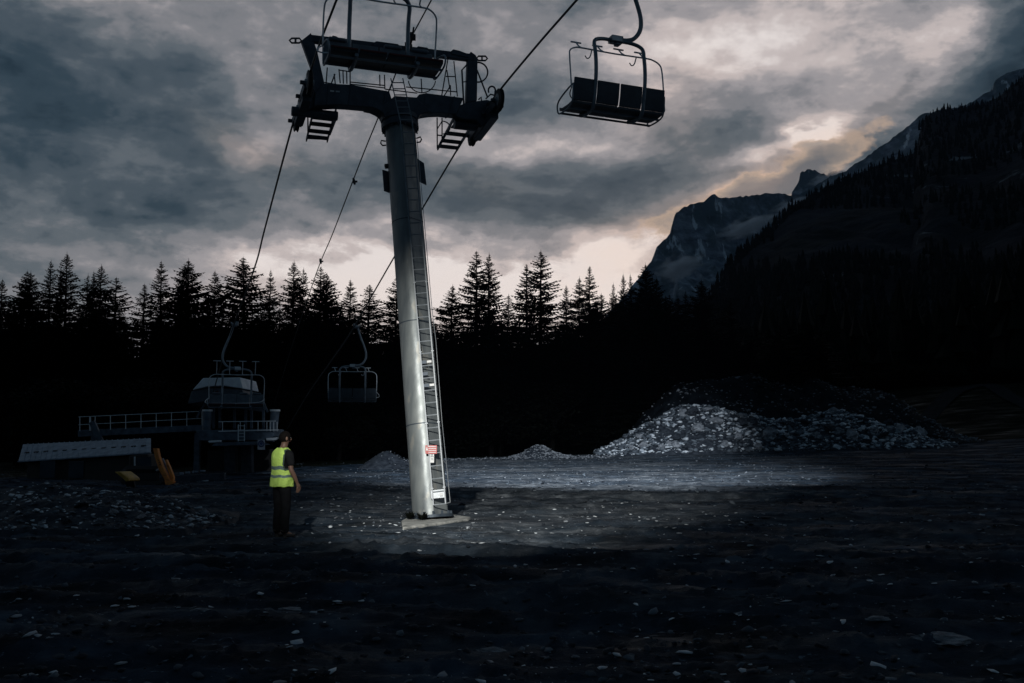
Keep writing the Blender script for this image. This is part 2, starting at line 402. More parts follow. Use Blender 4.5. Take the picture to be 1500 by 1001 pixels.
# ------------------------------------------------------------------ trees
def spruce_mesh(seed, H=22., Rm=3.0, sparse=0., bare=0.):
    r = np.random.default_rng(seed); tr = MB()
    lean = (r.random(2)-.5)*.5
    zs = np.linspace(0, H, 14)
    tr.tube([(lean[0]*(z/H)**2, lean[1]*(z/H)**2, z) for z in zs], [max(.02, .26*(1-z/H)**.9+.015) for z in zs], 7)
    V = []; Fc = []
    z = H-.15
    prev = 0
    while z > H*.04:
        t = 1-z/H
        Rz = Rm*1.22*(1-math.exp(-2.5*t))*(.78+.40*r.random())+.05
        if t > .8: Rz *= 1-(t-.8)*.8
        nb = int(4+3*min(1, t*3)+r.integers(0, 2))
        a0 = r.random()*6.28
        for b in range(nb):
            if r.random() < sparse*(.4+t): continue
            a = a0+6.283*b/nb+(r.random()-.5)*.5
            L = Rz*(.50+.62*r.random())
            if r.random() < .08: L *= 1.28
            dr = np.array([math.cos(a), math.sin(a), 0]); sd = np.array([-dr[1], dr[0], 0])
            base = np.array([lean[0]*(z/H)**2, lean[1]*(z/H)**2, z+(r.random()-.5)*.34*min(1, t*5)])
            up = .55*(1-t)**2-.15-.42*t
            n = max(3, int(3+L*2.2))
            pts = [base+dr*L*s+np.array([0, 0, L*(up*s+.34*s*s*(t+.1))]) for s in np.linspace(0, 1, n+1)]
            for k in range(n):
                p, q = pts[k], pts[k+1]; s = (k+.5)/n
                w = (.07+.10*min(1, L)+.22*L*(1-s)**.7)*(.55+.9*r.random())
                if s < .15: w *= .7
                i = len(V)
                # two feathery blades hanging off the branch
                dz = -w*(.45+.5*r.random())
                tipL = (p+q)/2+sd*w+dr*w*.5+np.array([0, 0, dz*.5]); tipR = (p+q)/2-sd*w+dr*w*.5+np.array([0, 0, dz*.5])
                hang = (p+q)/2+dr*w*.3+np.array([0, 0, dz*.95])
                V += [p, q, tipL, tipR, hang]
                Fc += [(i, i+1, i+2), (i, i+3, i+1), (i, i+4, i+1)]
            p, q = pts[-2], pts[-1]; i = len(V); e = q+(q-p)*.4
            V += [q+sd*.09, q-sd*.09, e]; Fc += [(i, i+1, i+2)]
        z -= (.17+.12*min(1, t*2.2))*(.6+.8*r.random())*(H/22)**.5
    i = len(V); V += [np.array([lean[0]-.04, lean[1], H-.5]), np.array([lean[0]+.05, lean[1], H-.5]), np.array([lean[0], lean[1], H+.35])]; Fc += [(i, i+1, i+2)]
    cm = MB(); cm.add(V, Fc)
    return tr, cm
def broad_mesh(seed, H=9., W=3.4):
    r = np.random.default_rng(seed); tr = MB(); cm = MB()
    lobes = []
    top = H*.45
    tr.tube([(0, 0, 0), (.1, 0, top*.5), (0, .1, top)], [.2, .15, .1], 7)
    for k in range(16):
        a = r.random()*6.28; d = W*math.sqrt(r.random())*.8; zz = H*(.18+.66*r.random())
        if zz > H*.6: d *= .6
        c = np.array([math.cos(a)*d, math.sin(a)*d, zz]); lobes.append((c, W*(.22+.2*r.random())))
        tr.tube([(0, 0, top*.6), (c*.5+np.array([0, 0, top*.4])), c], [.08, .05, .02], 5)
    V = []; Fc = []
    for c, q in lobes:
        for j in range(230):
            v = r.normal(size=3); v /= np.linalg.norm(v); p = c+v*q*(.55+.65*r.random()**.7)*np.array([1, 1, .85])
            n = r.normal(size=3); n /= np.linalg.norm(n); e = np.cross(n, v); e /= np.linalg.norm(e)+1e-6; g2 = np.cross(n, e)
            s = .09+.10*r.random(); i = len(V)
            V += [p-e*s, p+g2*s*.6, p+e*s*1.1, p-g2*s*.6]; Fc += [(i, i+1, i+2, i+3)]
    cm.add(V, Fc); return tr, cm
protos = []
GR_T = 'dark spruces of the treeline'
for k, (Rm, sp) in enumerate([(3.0, .05), (3.4, .12), (2.6, .22), (3.7, .06), (2.9, .38), (3.3, .22), (2.8, .10), (3.5, .28)]):
    t = thing('spruce_tree', '', 'tree'); tr, cm = spruce_mesh(40+k, 22, Rm, sp)
    mesh_obj('trunk', tr, M['bark'], t); mesh_obj('crown', cm, M['foliage'], t, smooth=False)
    protos.append(t)
bprot = []
for k in range(4):
    t = thing('broadleaf_tree', '', 'tree'); tr, cm = broad_mesh(90+k, 9+k*.4, 3.2+.3*k)
    mesh_obj('trunk', tr, M['bark'], t); mesh_obj('crown', cm, M['leaf'], t, smooth=False)
    bprot.append(t)
used = set()
def put(pool, k, loc, rz, sx, sz, label, group):
    p = pool[k]
    if id(p) not in used:
        used.add(id(p)); p.location = loc; p.rotation_euler = ((rng.random()-.5)*.05, (rng.random()-.5)*.05, rz); p.scale = (sx, sx, sz); p['label'] = label; p['group'] = group; return p
    return dup(p, loc, rz, label, group, (sx, sx*(.9+.2*rng.random()), sz), ((rng.random()-.5)*.035, (rng.random()-.5)*.035, rz))
tips = [ # px, py, Y, width factor, variant, label
 (7, 405, 104, .9, 0, 'spruce at the very left edge of the photo'),
 (28, 392, 101, 1.0, 1, 'left one of the broad twin-tipped spruce pair near left edge'),
 (43, 394, 103, 1.0, 3, 'right one of the broad twin-tipped spruce pair near left edge'),
 (77, 377, 100, .9, 2, 'open-branched spruce just left of the tallest left spruce'),
 (93, 388, 108, .35, 4, 'thin bare-topped young spruce beside the tallest left spruce'),
 (105, 366, 99, 1.05, 0, 'tallest spruce of the left end, spire-like tip'),
 (128, 397, 104, .7, 5, 'small spruce tip just right of the tallest left spruce'),
 (138, 394, 107, .6, 2, 'narrow spruce tip close left of a taller spruce, left treeline'),
 (150, 382, 100, .85, 1, 'pointed spruce left of the ragged one by the sky gap'),
 (170, 401, 98, 1.1, 5, 'ragged spruce with long right branches beside the sky gap'),
 (213, 411, 97, .95, 4, 'sparse see-through spruce standing in the left sky gap'),
 (241, 378, 101, .9, 2, 'tiered spruce with open whorls right of the left sky gap'),
 (267, 382, 104, .9, 0, 'left half of the broad dark double spruce, left of centre-left'),
 (277, 375, 100, 1.15, 3, 'broad tall dark spruce, right half of the double spruce'),
 (307, 417, 106, .6, 5, 'short spruce tip hidden between two taller left spruces'),
 (320, 393, 101, .9, 1, 'regular cone-shaped spruce with a clear tip on its own'),
 (365, 373, 98, 1.25, 3, 'broad tall spruce whose tip stands beside the left rope'),
 (397, 391, 103, .7, 2, 'slender spruce just right of the left rope'),
 (430, 379, 100, .9, 0, 'tall spruce midway between the left rope and the thin middle cable'),
 (444, 389, 104, .75, 5, 'spruce close to the right shoulder of the tall one between cables'),
 (467, 385, 99, .9, 1, 'spruce whose tip is crossed by the thin middle cable'),
 (479, 398, 101, 1.1, 3, 'spruce just right of the thin middle cable'),
 (512, 405, 100, .85, 2, 'left one of the two spruces above the small empty chair'),
 (537, 413, 98, 1.0, 0, 'right one of the two spruces above the small empty chair'),
 (577, 400, 101, 1.0, 1, 'spruce peeping out left of the steel pylon'),
 (659, 414, 99, .95, 1, 'lone cone-shaped spruce just right of the steel pylon'),
 (700, 363, 99, 1.0, 5, 'left one of the tallest spruce pair right of the pylon'),
 (716, 367, 101, 1.05, 2, 'right one of the tallest spruce pair right of the pylon'),
 (742, 428, 104, .8, 4, 'lower spruce leaning on the right side of the tall pair'),
 (771, 383, 101, .85, 2, 'left, lower one of the second spruce pair right of the pylon'),
 (791, 363, 99, 1.15, 5, 'right, taller one of the second spruce pair, tiered crown'),
 (829, 413, 104, .6, 0, 'small spruce between the second pair and the sparse one'),
 (848, 402, 102, .75, 1, 'small dark spruce left of the sparse see-through one, right half'),
 (860, 386, 100, .75, 4, 'sparse see-through spruce right of centre with thin branches'),
 (895, 411, 108, .55, 4, 'thin distant spruce tip, first of the trio left of the cliff'),
 (911, 397, 108, .55, 0, 'middle spruce tip of the trio left of the cliff'),
 (925, 397, 109, .6, 2, 'right spruce tip of the trio left of the cliff'),
 (947, 384, 103, .95, 3, 'dark spruce whose tip overlaps the foot of the cliff'),
 (963, 402, 105, .8, 1, 'second spruce in front of the cliff foot'),
 (984, 427, 108, .8, 5, 'low spruce in front of the misty cliff'),
 (1003, 423, 109, .7, 0, 'narrow low spruce in front of the cliff middle'),
 (1032, 406, 108, .95, 3, 'rightmost pointed spruce in front of the cliff, by the slope'),
 (1062, 436, 112, .9, 1, 'low spruce at the foot of the dark wooded slope')]
for i, (px, py, Y, wf, k, lab) in enumerate(tips):
    p = at(px, py, Y); g0 = float(gbase(p[0], Y))
    H = p[2]-g0
    s = H/22.3
    sx = wf*1.22*(.92+.2*rng.random())
    if wf < .7: sx = wf*1.2
    put(protos, k, (p[0], Y, g0-.1), rng.random()*6.28, sx, s, lab, GR_T)
for i in range(88):           # lower trees standing between the tall ones
    px = -50+1250*(i+.5)/88+(rng.random()-.5)*12
    gap = (178 < px < 226) or (548 < px < 568) or (634 < px < 648) or (862 < px < 900)
    py = 440+38*rng.random()+(60 if gap else 0)
    if 640 < px < 1000: py = max(py, 470+20*rng.random())
    if px > 1000: py = 455+35*rng.random()
    if 868 < px <= 1000: py = 424+22*rng.random()
    Y = 94+22*rng.random()
    p = at(px, py, Y); g0 = float(gbase(p[0], Y)); s = (p[2]-g0)/22.3
    side = 'left of the pylon' if px < 620 else ('right of the pylon' if px < 940 else 'below the cliff and slope')
    put(protos, (6+i) if i < 2 else int(rng.integers(0, 8)), (p[0], Y, g0-.1), rng.random()*6.28, 1.15+.45*rng.random(), s, 'short dark spruce lost in the black lower treeline '+side, 'short spruces filling the lower treeline '+side)
for i in range(90):           # broadleaf understorey along the lot's edge
    px = 20+1560*(i+.5)/90+(rng.random()-.5)*14
    Y = 88+9*rng.random() if px > 500 else 80+9*rng.random()
    if px < 330: Y = 70+9*rng.random()
    py = 505+45*rng.random() if px > 560 else 548+30*rng.random()
    if px > 830: Y = 110+9*rng.random(); py = 500+35*rng.random()
    if px > 1250: py = 528+22*rng.random(); Y = 124+10*rng.random()
    p = at(px, py, Y); g0 = float(gbase(p[0], Y)); H = p[2]-g0
    side = 'left of the pylon' if px < 620 else ('between pylon and rubble heap' if px < 960 else 'behind the rubble heap')
    put(bprot, int(rng.integers(0, 4)), (p[0], Y, g0-.1), rng.random()*6.28, .95+.4*rng.random(), H/9.8, 'dark bushy broadleaf tree at the forest foot '+side, 'broadleaf trees at the forest foot '+side)

# far wood on the slope: one mass
def far_wood():
    V = []; Fc = []
    r = np.random.default_rng(11)
    rows, cols = SX.shape
    def tree(x, y, z, h):
        i = len(V); w = h*.17; n = 5
        for (q, zz) in ((1, .05), (.62, .42), (.85, .40), (.36, .72), (.5, .70), (.02, 1)):
            a0 = r.random()*6
            for k in range(n):
                a = a0+6.283*k/n; ww = w*q*(.75+.5*r.random()); V.append((x+math.cos(a)*ww, y+math.sin(a)*ww, z-2+h*zz))
        for lv in range(5):
            for k in range(n):
                l = (k+1) % n; Fc.append((i+lv*n+k, i+lv*n+l, i+(lv+1)*n+l, i+(lv+1)*n+k))
    for c in range(0, cols):
        px = 1020+(2200-1020)*c/(cols-1)
        if px > 1540: break
        dens = 1.0 if px < 1260 else .3
        if 1375 < px < 1425: dens = .9
        for rr in (0, 0, 0, 1, 1, 2, 3, 4):
            if r.random() < dens*.8:
                h = (10+11*r.random())*(1.0 if px < 1340 else .8)
                c2 = min(cols-1, max(0, c)); j = (r.random()-.5)*7
                tree(SX[rr, c2]+j, SY[rr, c2]+(r.random()-.5)*8, SZ[rr, c2]-2, h*(.6+.8*r.random()**2))
    for k in range(3800):
        a = int(r.integers(3, rows-1)); c = int(r.integers(0, cols*.47))
        nv = vnoise(np.array([SX[a, c]*.01]), np.array([SZ[a, c]*.013]))[0]
        if nv < -.12: continue
        tree(SX[a, c]+(r.random()-.5)*8, SY[a, c]+(r.random()-.5)*8, SZ[a, c], 10+10*r.random())
    for k in range(700):
        Y = 128+(r.random()**1.3)*330; q = 960+900*r.random(); X = (q-750)/F*Y
        tree(X, Y, float(gbase(X, Y))+1.5, 9+9*r.random())
    px, py, Y = 1446, 139, 1880
    p = at(px, py, Y)
    m = MB(); m.add(V, Fc)
    o = mesh_obj('wood', m, M['foliage'], smooth=False)
    tag(o, 'dark far-off conifer wood covering the steep mountain slope', 'forest', kind='stuff')
far_wood()

# ------------------------------------------------------------------ rocks and heaps
def rock_verts(r, n=0):
    """a broken angular stone: convex hull-like cuboid with chipped faces"""
    t = (1+5**.5)/2
    V = np.array([(-1, t, 0), (1, t, 0), (-1, -t, 0), (1, -t, 0), (0, -1, t), (0, 1, t), (0, -1, -t), (0, 1, -t), (t, 0, -1), (t, 0, 1), (-t, 0, -1), (-t, 0, 1)])/1.9
    Fi = [(0,11,5),(0,5,1),(0,1,7),(0,7,10),(0,10,11),(1,5,9),(5,11,4),(11,10,2),(10,7,6),(7,1,8),(3,9,4),(3,4,2),(3,2,6),(3,6,8),(3,8,9),(4,9,5),(2,4,11),(6,2,10),(8,6,7),(9,8,1)]
    for _ in range(n):
        V2 = list(map(tuple, V)); F2 = []; cache = {}
        def mid(a, b):
            k = (min(a, b), max(a, b))
            if k not in cache:
                m_ = (np.array(V2[a])+np.array(V2[b]))/2; m_ = m_/np.linalg.norm(m_); V2.append(tuple(m_)); cache[k] = len(V2)-1
            return cache[k]
        for a, b, c in Fi:
            x, y, z = mid(a, b), mid(b, c), mid(c, a); F2 += [(a, x, z), (b, y, x), (c, z, y), (x, y, z)]
        V = np.array(V2); Fi = F2
    V = V/np.linalg.norm(V, axis=1)[:, None]
    for k in range(9 if n else 6):      # chip with planes
        nn = r.normal(size=3); nn /= np.linalg.norm(nn); d = (.55 if n else .30)+.3*r.random()
        h = V@nn; V = V-np.outer(np.maximum(0, h-d), nn)
    V = V*(1+.10*r.normal(size=(len(V), 1)))*np.array([1, .50+.5*r.random(), .30+.45*r.random()])
    q = r.random()*6.28; c, s = math.cos(q), math.sin(q)
    return V@np.array([[c, s, 0], [-s, c, 0], [0, 0, 1]]), Fi
RV = [rock_verts(np.random.default_rng(200+k), 0) for k in range(14)]
def scatter(name, pts, mats, label, cat, smin, smax, seed, sink=.25, power=3, flat=1.):
    r = np.random.default_rng(seed); Vs = []; Fs = []; Ms = []; n = 0
    for (x, y, z) in pts:
        V, Fi = RV[int(r.integers(0, len(RV)))]
        s = smin+(smax-smin)*r.random()**power
        q = r.random()*6.28; c, sn = math.cos(q), math.sin(q)
        tilt = (r.random()-.5)*.9; ct, st = math.cos(tilt), math.sin(tilt)
        W = (V*np.array([1, 1, flat]))*s@np.array([[1, 0, 0], [0, ct, st], [0, -st, ct]])@np.array([[c, sn, 0], [-sn, c, 0], [0, 0, 1]])
        Vs.append(W+np.array([x, y, z+s*(.5-sink)*flat])); Fs.append(np.array(Fi)+n); n += len(V)
        Ms += [int(r.random() < .36)]*len(Fi)
    V = np.vstack(Vs); Fa = np.vstack(Fs)
    me = bpy.data.meshes.new(name)
    me.vertices.add(len(V)); me.vertices.foreach_set('co', V.ravel()); me.loops.add(Fa.size); me.loops.foreach_set('vertex_index', Fa.ravel())
    me.polygons.add(len(Fa)); me.polygons.foreach_set('loop_start', np.arange(0, Fa.size, 3)); 
    for m in mats: me.materials.append(m)
    me.polygons.foreach_set('material_index', Ms); me.update(calc_edges=True); me.validate()
    o = bpy.data.objects.new(name, me); COL.objects.link(o)
    return tag(o, label, cat, kind='stuff')
# loose stones over the lot, denser towards the viewer and round the pylon
pts = []
r = np.random.default_rng(21)
for k in range(15000):
    Y = 5.5*(75/5.5)**(r.random()**.85); X = (r.random()-.5)*1.25*Y
    if r.random() > .35+.65*(vnoise(np.array([X*.5]), np.array([Y*.35]))[0]+.5): continue
    if np.hypot(X+1.85, Y-21.6) < .6: continue
    pts.append((X, Y))
P = np.array(pts); Zg = ground_z(P[:, 0], P[:, 1])
near = P[:, 1] < 26
scatter('gravel_stones', [(a, b, c) for (a, b), c in zip(P[near], Zg[near])], [M['rock_dark'], M['rock_mid']], 'loose broken stones strewn over the dark muddy lot in front', 'stones', .008, .075, 31, .30, 4)
scatter('gravel_stones', [(a, b, c) for (a, b), c in zip(P[~near], Zg[~near])], [M['rock_dark'], M['rock_mid']], 'loose broken stones strewn over the lot behind the pylon', 'stones', .02, .13, 32, .30, 4)

gl_ = []
for k in range(9000):
    Y = 5.5*(60/5.5)**(r.random()**.8); X = (r.random()-.5)*1.2*Y
    if r.random() > .15+1.3*(vnoise(np.array([X*.35+40]), np.array([Y*.4]))[0]+.35): continue
    gl_.append((X, Y))
for k in range(8000):
    Y = 17+60*r.random()**1.1; X = -9+r.random()*(14+Y*.30)
    if r.random() > .25+1.5*(vnoise(np.array([X*.3+4]), np.array([Y*.6]))[0]+.2): continue
    if np.hypot(X+1.85, Y-21.6) < .8: continue
    gl_.append((X, Y))
P2 = np.array(gl_); Z2 = ground_z(P2[:, 0], P2[:, 1])
M['rock_pale'] = mat('pale_limestone_chips', (.66, .72, .78), (.30, .35, .41), 3, .6)
far2 = P2[:, 1] > 30
scatter('stone_chips', [(a, b, c) for (a, b), c in zip(P2[far2], Z2[far2])], [M['rock_mid'], M['rock']], 'pale stone chips strewn over the lit middle of the lot', 'stone chips', .02, .13, 34, .3, 4, .6)
P2 = P2[~far2]; Z2 = Z2[~far2]
fo = scatter('stone_chips', [(a, b, c) for (a, b), c in zip(P2, Z2)], [M['rock_pale'], M['rock']], 'pale flat limestone chips glinting on the dark mud', 'stone chips', .008, .085, 33, .3, 5, .45)
def mound(name, label, cat, outline, Yc, hw, mat_, amp=.25, nzs=.35, res=.35, kind=None, skew=1.0):
    """outline: silhouette (px,py) of the crest at distance Yc; hw: half-depth in metres"""
    px = np.array([p[0] for p in outline], float); py = np.array([p[1] for p in outline], float)
    X = (px-750)/F*Yc/1.0
    crest = np.array([at(a, b, Yc)[2] for a, b in outline])
    Xa = np.array([at(a, b, Yc)[0] for a, b in outline])
    nx = int((Xa[-1]-Xa[0])/res)+2; ny = int(2*hw/res)+2
    gx, gy = np.meshgrid(np.linspace(Xa[0], Xa[-1], nx), np.linspace(-1, 1, ny))
    wy = Yc+gy*hw
    c = np.interp(gx, Xa, crest)-gbase(gx, Yc+0*gx)
    c = np.maximum(c, 0)
    prof = np.clip(1-np.abs(gy), 0, 1)
    prof = prof**.8*(1.0)
    prof = prof*prof*(3-2*prof)*.5+prof*.5
    h = c*prof
    h = h+fbm(gx*nzs, wy*nzs, 5, .6)*amp*np.clip(h/ (c.max()*.25+1e-6), 0, 1)
    gz_ = gbase(gx, wy)+h-.12*(h < .05)
    o = grid_obj(name, gx, wy, gz_, mat_)
    tag(o, label, cat, kind=kind)
    def samp(x, y):
        i = np.clip(((x-Xa[0])/(Xa[-1]-Xa[0])*(nx-1)).astype(int), 0, nx-1); j = np.clip(((y-Yc+hw)/(2*hw)*(ny-1)).astype(int), 0, ny-1)
        return gz_[j, i], h[j, i]
    return o, samp, (Xa[0], Xa[-1], Yc-hw, Yc+hw)
def cover(samp, ext, n, seed, hmin=.08, front=False, mask=None):
    r = np.random.default_rng(seed); x = ext[0]+(ext[1]-ext[0])*r.random(n); y = ext[2]+(ext[3]-ext[2])*r.random(n)*(0.62 if front else 1)
    z, h = samp(x, y); k = h > hmin*r.random(n)*2
    if mask is not None: k &= mask(x, y, r)
    return np.stack([x, y, z], -1)[k]
back = [(868, 664), (890, 655), (905, 643), (925, 622), (940, 605), (962, 590), (985, 566), (1005, 560), (1040, 559), (1080, 555), (1110, 553), (1140, 556), (1180, 561), (1240, 566), (1290, 572), (1320, 590), (1350, 618), (1390, 640)]
_, sB, eB = mound('earth_mound', 'tall dark earth mound with a flat top behind the pale boulders', 'mound', back, 95, 10, M['earth'], .7, .35, .3)
front = [(872, 664), (900, 650), (935, 630), (965, 612), (990, 598), (1012, 592), (1035, 597), (1060, 606), (1110, 612), (1160, 617), (1195, 610), (1225, 604), (1260, 614), (1300, 622), (1330, 634), (1350, 644), (1372, 650)]
_, sF, eF = mound('rubble_heap', 'long pale heap of broken rock in front of the dark mound', 'rubble heap', front, 86.5, 6.5, M['rock_dark'], .6, .5, .25)
cf = cover(sF, eF, 15000, 3, .1, True)
scatter('rubble_stones', cf, [M['rock_mid'], M['rock_pale']], 'small broken stones covering the pale rubble heap', 'stones', .05, .44, 41, .3, 4.2)
cb = cover(sB, eB, 3200, 4, .1, True)
scatter('mound_stones', cb, [M['rock'], M['rock_mid']], 'scattered stones lying on the dark earth mound', 'stones', .07, .26, 42, .25, 2)
# boulders one can count
bp_ = []
BM = []
for k in range(8):
    V, Fi = rock_verts(np.random.default_rng(300+k), 2)
    m = MB(); m.add(V, Fi); BM.append(m)
bprotos = []
for k in range(8):
    o = mesh_obj('boulder', BM[k], M['rock'] if k % 3 else M['rock_dark'], smooth=False); bprotos.append(o)
def boulder(k, loc, s, rz, label, group):
    p = bprotos[k]
    if not p.get('label'): o = p
    else: o = p.copy(); COL.objects.link(o)
    o.location = [float(c) for c in loc]; o.scale = (s, s, s*(.8+.3*rng.random())); o.rotation_euler = (rng.random()*.6, rng.random()*.6, rz)
    return tag(o, label, 'boulder', group)
spec = [(988, 640, .62), (970, 655, .5), (1002, 607, .8), (1014, 606, .75), (1022, 627, .7), (990, 653, .6), (1011, 655, .65), (980, 650, .45), (955, 627, .5), (937, 640, .45), (1048, 618, .8), (1088, 620, .6), (1080, 641, .5), (1125, 638, .8),
        (958, 660, .5), (940, 652, .5), (1100, 617, .6), (1062, 650, .5), (1150, 640, .5), (1217, 630, .7), (1229, 634, .6), (1247, 640, .75), (1261, 615, .6), (1279, 633, .75), (1292, 640, .6), (1302, 628, .6), (1318, 630, .8), (1300, 615, .6),
        (1345, 633, .75), (1376, 637, .55), (1205, 604, .7), (1222, 602, .6), (1180, 620, .5), (1195, 640, .5), (1035, 600, .5), (1160, 625, .5), (925, 655, .4), (1110, 655, .45), (1268, 645, .5), (1330, 645, .4)]
for i, (px, py, s) in enumerate(spec):
    # drop the boulder on the heap's near face
    best = None
    for Y in np.linspace(79.5, 88, 60):
        p = at(px, py, Y); z, h = sF(np.array([p[0]]), np.array([Y]))
        if p[2] <= max(z[0], gz(p[0], Y))+.15: best = (p[0], Y, max(z[0], gz(p[0], Y))); break
    if best is None: p = at(px, py, 86); best = (p[0], 86, float(sF(np.array([p[0]]), np.array([86.]))[0][0]))
    where = 'left half of' if px < 1040 else ('middle of' if px < 1190 else 'right end of')
    boulder(i % 8, (best[0], best[1]-.1, best[2]+s*.15), s, rng.random()*6, 'angular limestone boulder on the near face of the rubble heap, '+where+' the heap', 'boulders on the rubble heap, '+where+' the heap')
# small heap and others
_, s1, e1 = mound('gravel_heap', 'small cone of pale crushed stone in the middle of the lit lot', 'gravel heap', [(745, 670), (760, 666), (774, 658), (785, 652), (795, 653), (808, 660), (822, 666), (840, 669)], 78, 2.4, M['rock_dark'], .12, .9, .12)
scatter('heap_gravel', cover(s1, e1, 1500, 5, .03), [M['rock'], M['rock']], 'crushed pale gravel forming the small cone heap', 'gravel', .04, .16, 43, .3, 1.5)
_, s2, e2 = mound('sand_berm', 'smooth grey sand berm left of the rubble heap', 'sand berm', [(815, 664), (835, 656), (860, 653), (890, 647), (915, 637), (950, 618), (985, 612), (1010, 640)], 101, 5, M['sand'], .2, .3, .4)
_, s3, e3 = mound('spoil_heap', 'dim low spoil heap at the lot edge left of the pylon', 'spoil heap', [(528, 684), (540, 674), (555, 664), (567, 662), (580, 667), (598, 677), (612, 683)], 62, 2.6, M['rock_dark'], .15, .8, .15)
scatter('heap_gravel', cover(s3, e3, 300, 6, .03), [M['rock_dark'], M['rock']], 'loose stones on the dim spoil heap left of the pylon', 'gravel', .03, .13, 44, .3, 2)
# row of gravel along the lot edge
ed = []
r = np.random.default_rng(77)
for k in range(1400):
    px = 640+260*r.random(); Y = 80+r.normal()*2.2; p = at(px, 660, Y); ed.append((p[0], Y, gz(p[0], Y)))
scatter('edge_gravel', ed, [M['rock'], M['rock_dark']], 'band of crushed stone along the far edge of the lit lot', 'gravel', .04, .2, 45, .3, 2)
# rubble bank at left
_, s4, e4 = mound('rubble_bank', 'low dark bank of broken rubble at the left, before the sheds', 'rubble bank', [(-160, 712), (-60, 716), (0, 722), (60, 716), (110, 718), (160, 722), (210, 728), (250, 738), (290, 748), (320, 757), (345, 768)], 20.8, 2.7, M['rock_dark'], .22, 1.1, .06)
scatter('bank_rubble', cover(s4, e4, 4200, 7, .02, True), [M['rock_mid'], M['rock_pale']], 'broken stones covering the low rubble bank at the left', 'stones', .012, .11, 46, .3, 3.5, .7)
bsp = [(120, 742, .14), (165, 752, .12), (205, 760, .13), (96, 765, .12), (60, 770, .1), (300, 752, .13), (240, 752, .1), (182, 738, .09), (30, 745, .1), (140, 730, .1), (270, 765, .09), (318, 760, .1)]
for i, (px, py, s) in enumerate(bsp):
    best = None
    for Y in np.linspace(18.2, 21, 50):
        p = at(px, py, Y); z, h = s4(np.array([p[0]]), np.array([Y]))
        if p[2] <= z[0]+.03: best = (p[0], Y, z[0]); break
    if best is None: continue
    boulder(i % 8, (best[0], best[1], best[2]+s*.2), s, rng.random()*6, 'larger angular stone lying on the low rubble bank at the left', 'larger stones on the left rubble bank')
for (px, py, s, lab) in ((298, 901, .10, 'bluish stone alone on the dark mud at lower left'), (432, 893, .13, 'upper of two flat pale stones below the person'), (428, 909, .17, 'lower of two flat pale stones below the person, longest one'),
                    (434, 780, .22, 'flat pale slab on the mud just right of the feet of the person'), (1380, 943, .24, 'long flat pale slab at the lower right of the lot'), (722, 940, .13, 'flat grey stone at bottom centre'),
                    (1290, 928, .12, 'small pale flat stone beyond the long slab at lower right'), (1460, 772, .3, 'pale flat slab at the right edge of the lot'), (540, 812, .2, 'flat pale stone on the mud left below the pylon foot'), (1128, 760, .2, 'thin pale slab in the mud right of the lit area')):
    r0 = ray(px, py); t = -CAM[2]/r0[2]; q = CAM+r0*t; z = gz(q[0], q[1])
    o = boulder(random.randrange(8), (q[0], q[1], z+.01), s, rng.random()*.6-.3, lab, None); o.scale = (s*1.2, s*.8, s*.28); o.rotation_euler = (.1, .05, rng.random()*.5-.2)
    o.name = 'flat_stone'; o['category'] = 'stone'

# ------------------------------------------------------------------ pylon
AZ = R(20)
n_ = np.array([-math.sin(AZ), math.cos(AZ), 0]); u_ = np.array([math.cos(AZ), math.sin(AZ), 0]); z_ = np.array([0, 0, 1.])
O = at(583, 150, 22.8)
def TP(px, py, w=0.): return onplane(px, py, O+n_*w, n_)
def Z(x, y, w=0.): return TP(410+x/4.277, y/4.277, w)
base_c = at(631, 757, 21.7); base_c[2] = 0.02
pyl = thing('lift_pylon', 'leaning grey steel chairlift pylon with T-shaped head and ladder', 'chairlift pylon', base_c)
top_c = TP(585.5, 181)
axis = (top_c-base_c); Lp = np.linalg.norm(axis); axis /= Lp
fr = np.cross(axis, (1, 0, 0)); fr = -fr if fr[1] > 0 else fr; fr /= np.linalg.norm(fr)   # towards camera
rt = np.cross(fr, axis); rt = rt if rt[0] > 0 else -rt
mb = MB()
angs = [a for a in np.linspace(0, 360, 49)[:-1]]
ring = []
for a in angs:      # round tube, flat face added at right front to shade darker
    x, f_ = math.sin(R(a)), math.cos(R(a))
    if 16 < a < 88:
        t = (a-16)/72.; x0, f0, x1, f1 = math.sin(R(16)), math.cos(R(16)), math.sin(R(88)), math.cos(R(88)); x = x0+(x1-x0)*t; f_ = f0+(f1-f0)*t
    ring.append((x, f_))
nr = 30; vs = []
for k in range(nr+1):
    t = k/nr; rad_ = .385-.035*t; c = base_c+axis*Lp*t
    vs += [c+rt*x*rad_+fr*f_*rad_ for x, f_ in ring]
nn = len(ring); fs = [(k*nn+i, k*nn+(i+1) % nn, (k+1)*nn+(i+1) % nn, (k+1)*nn+i) for k in range(nr) for i in range(nn)]
mb.add(vs, fs)
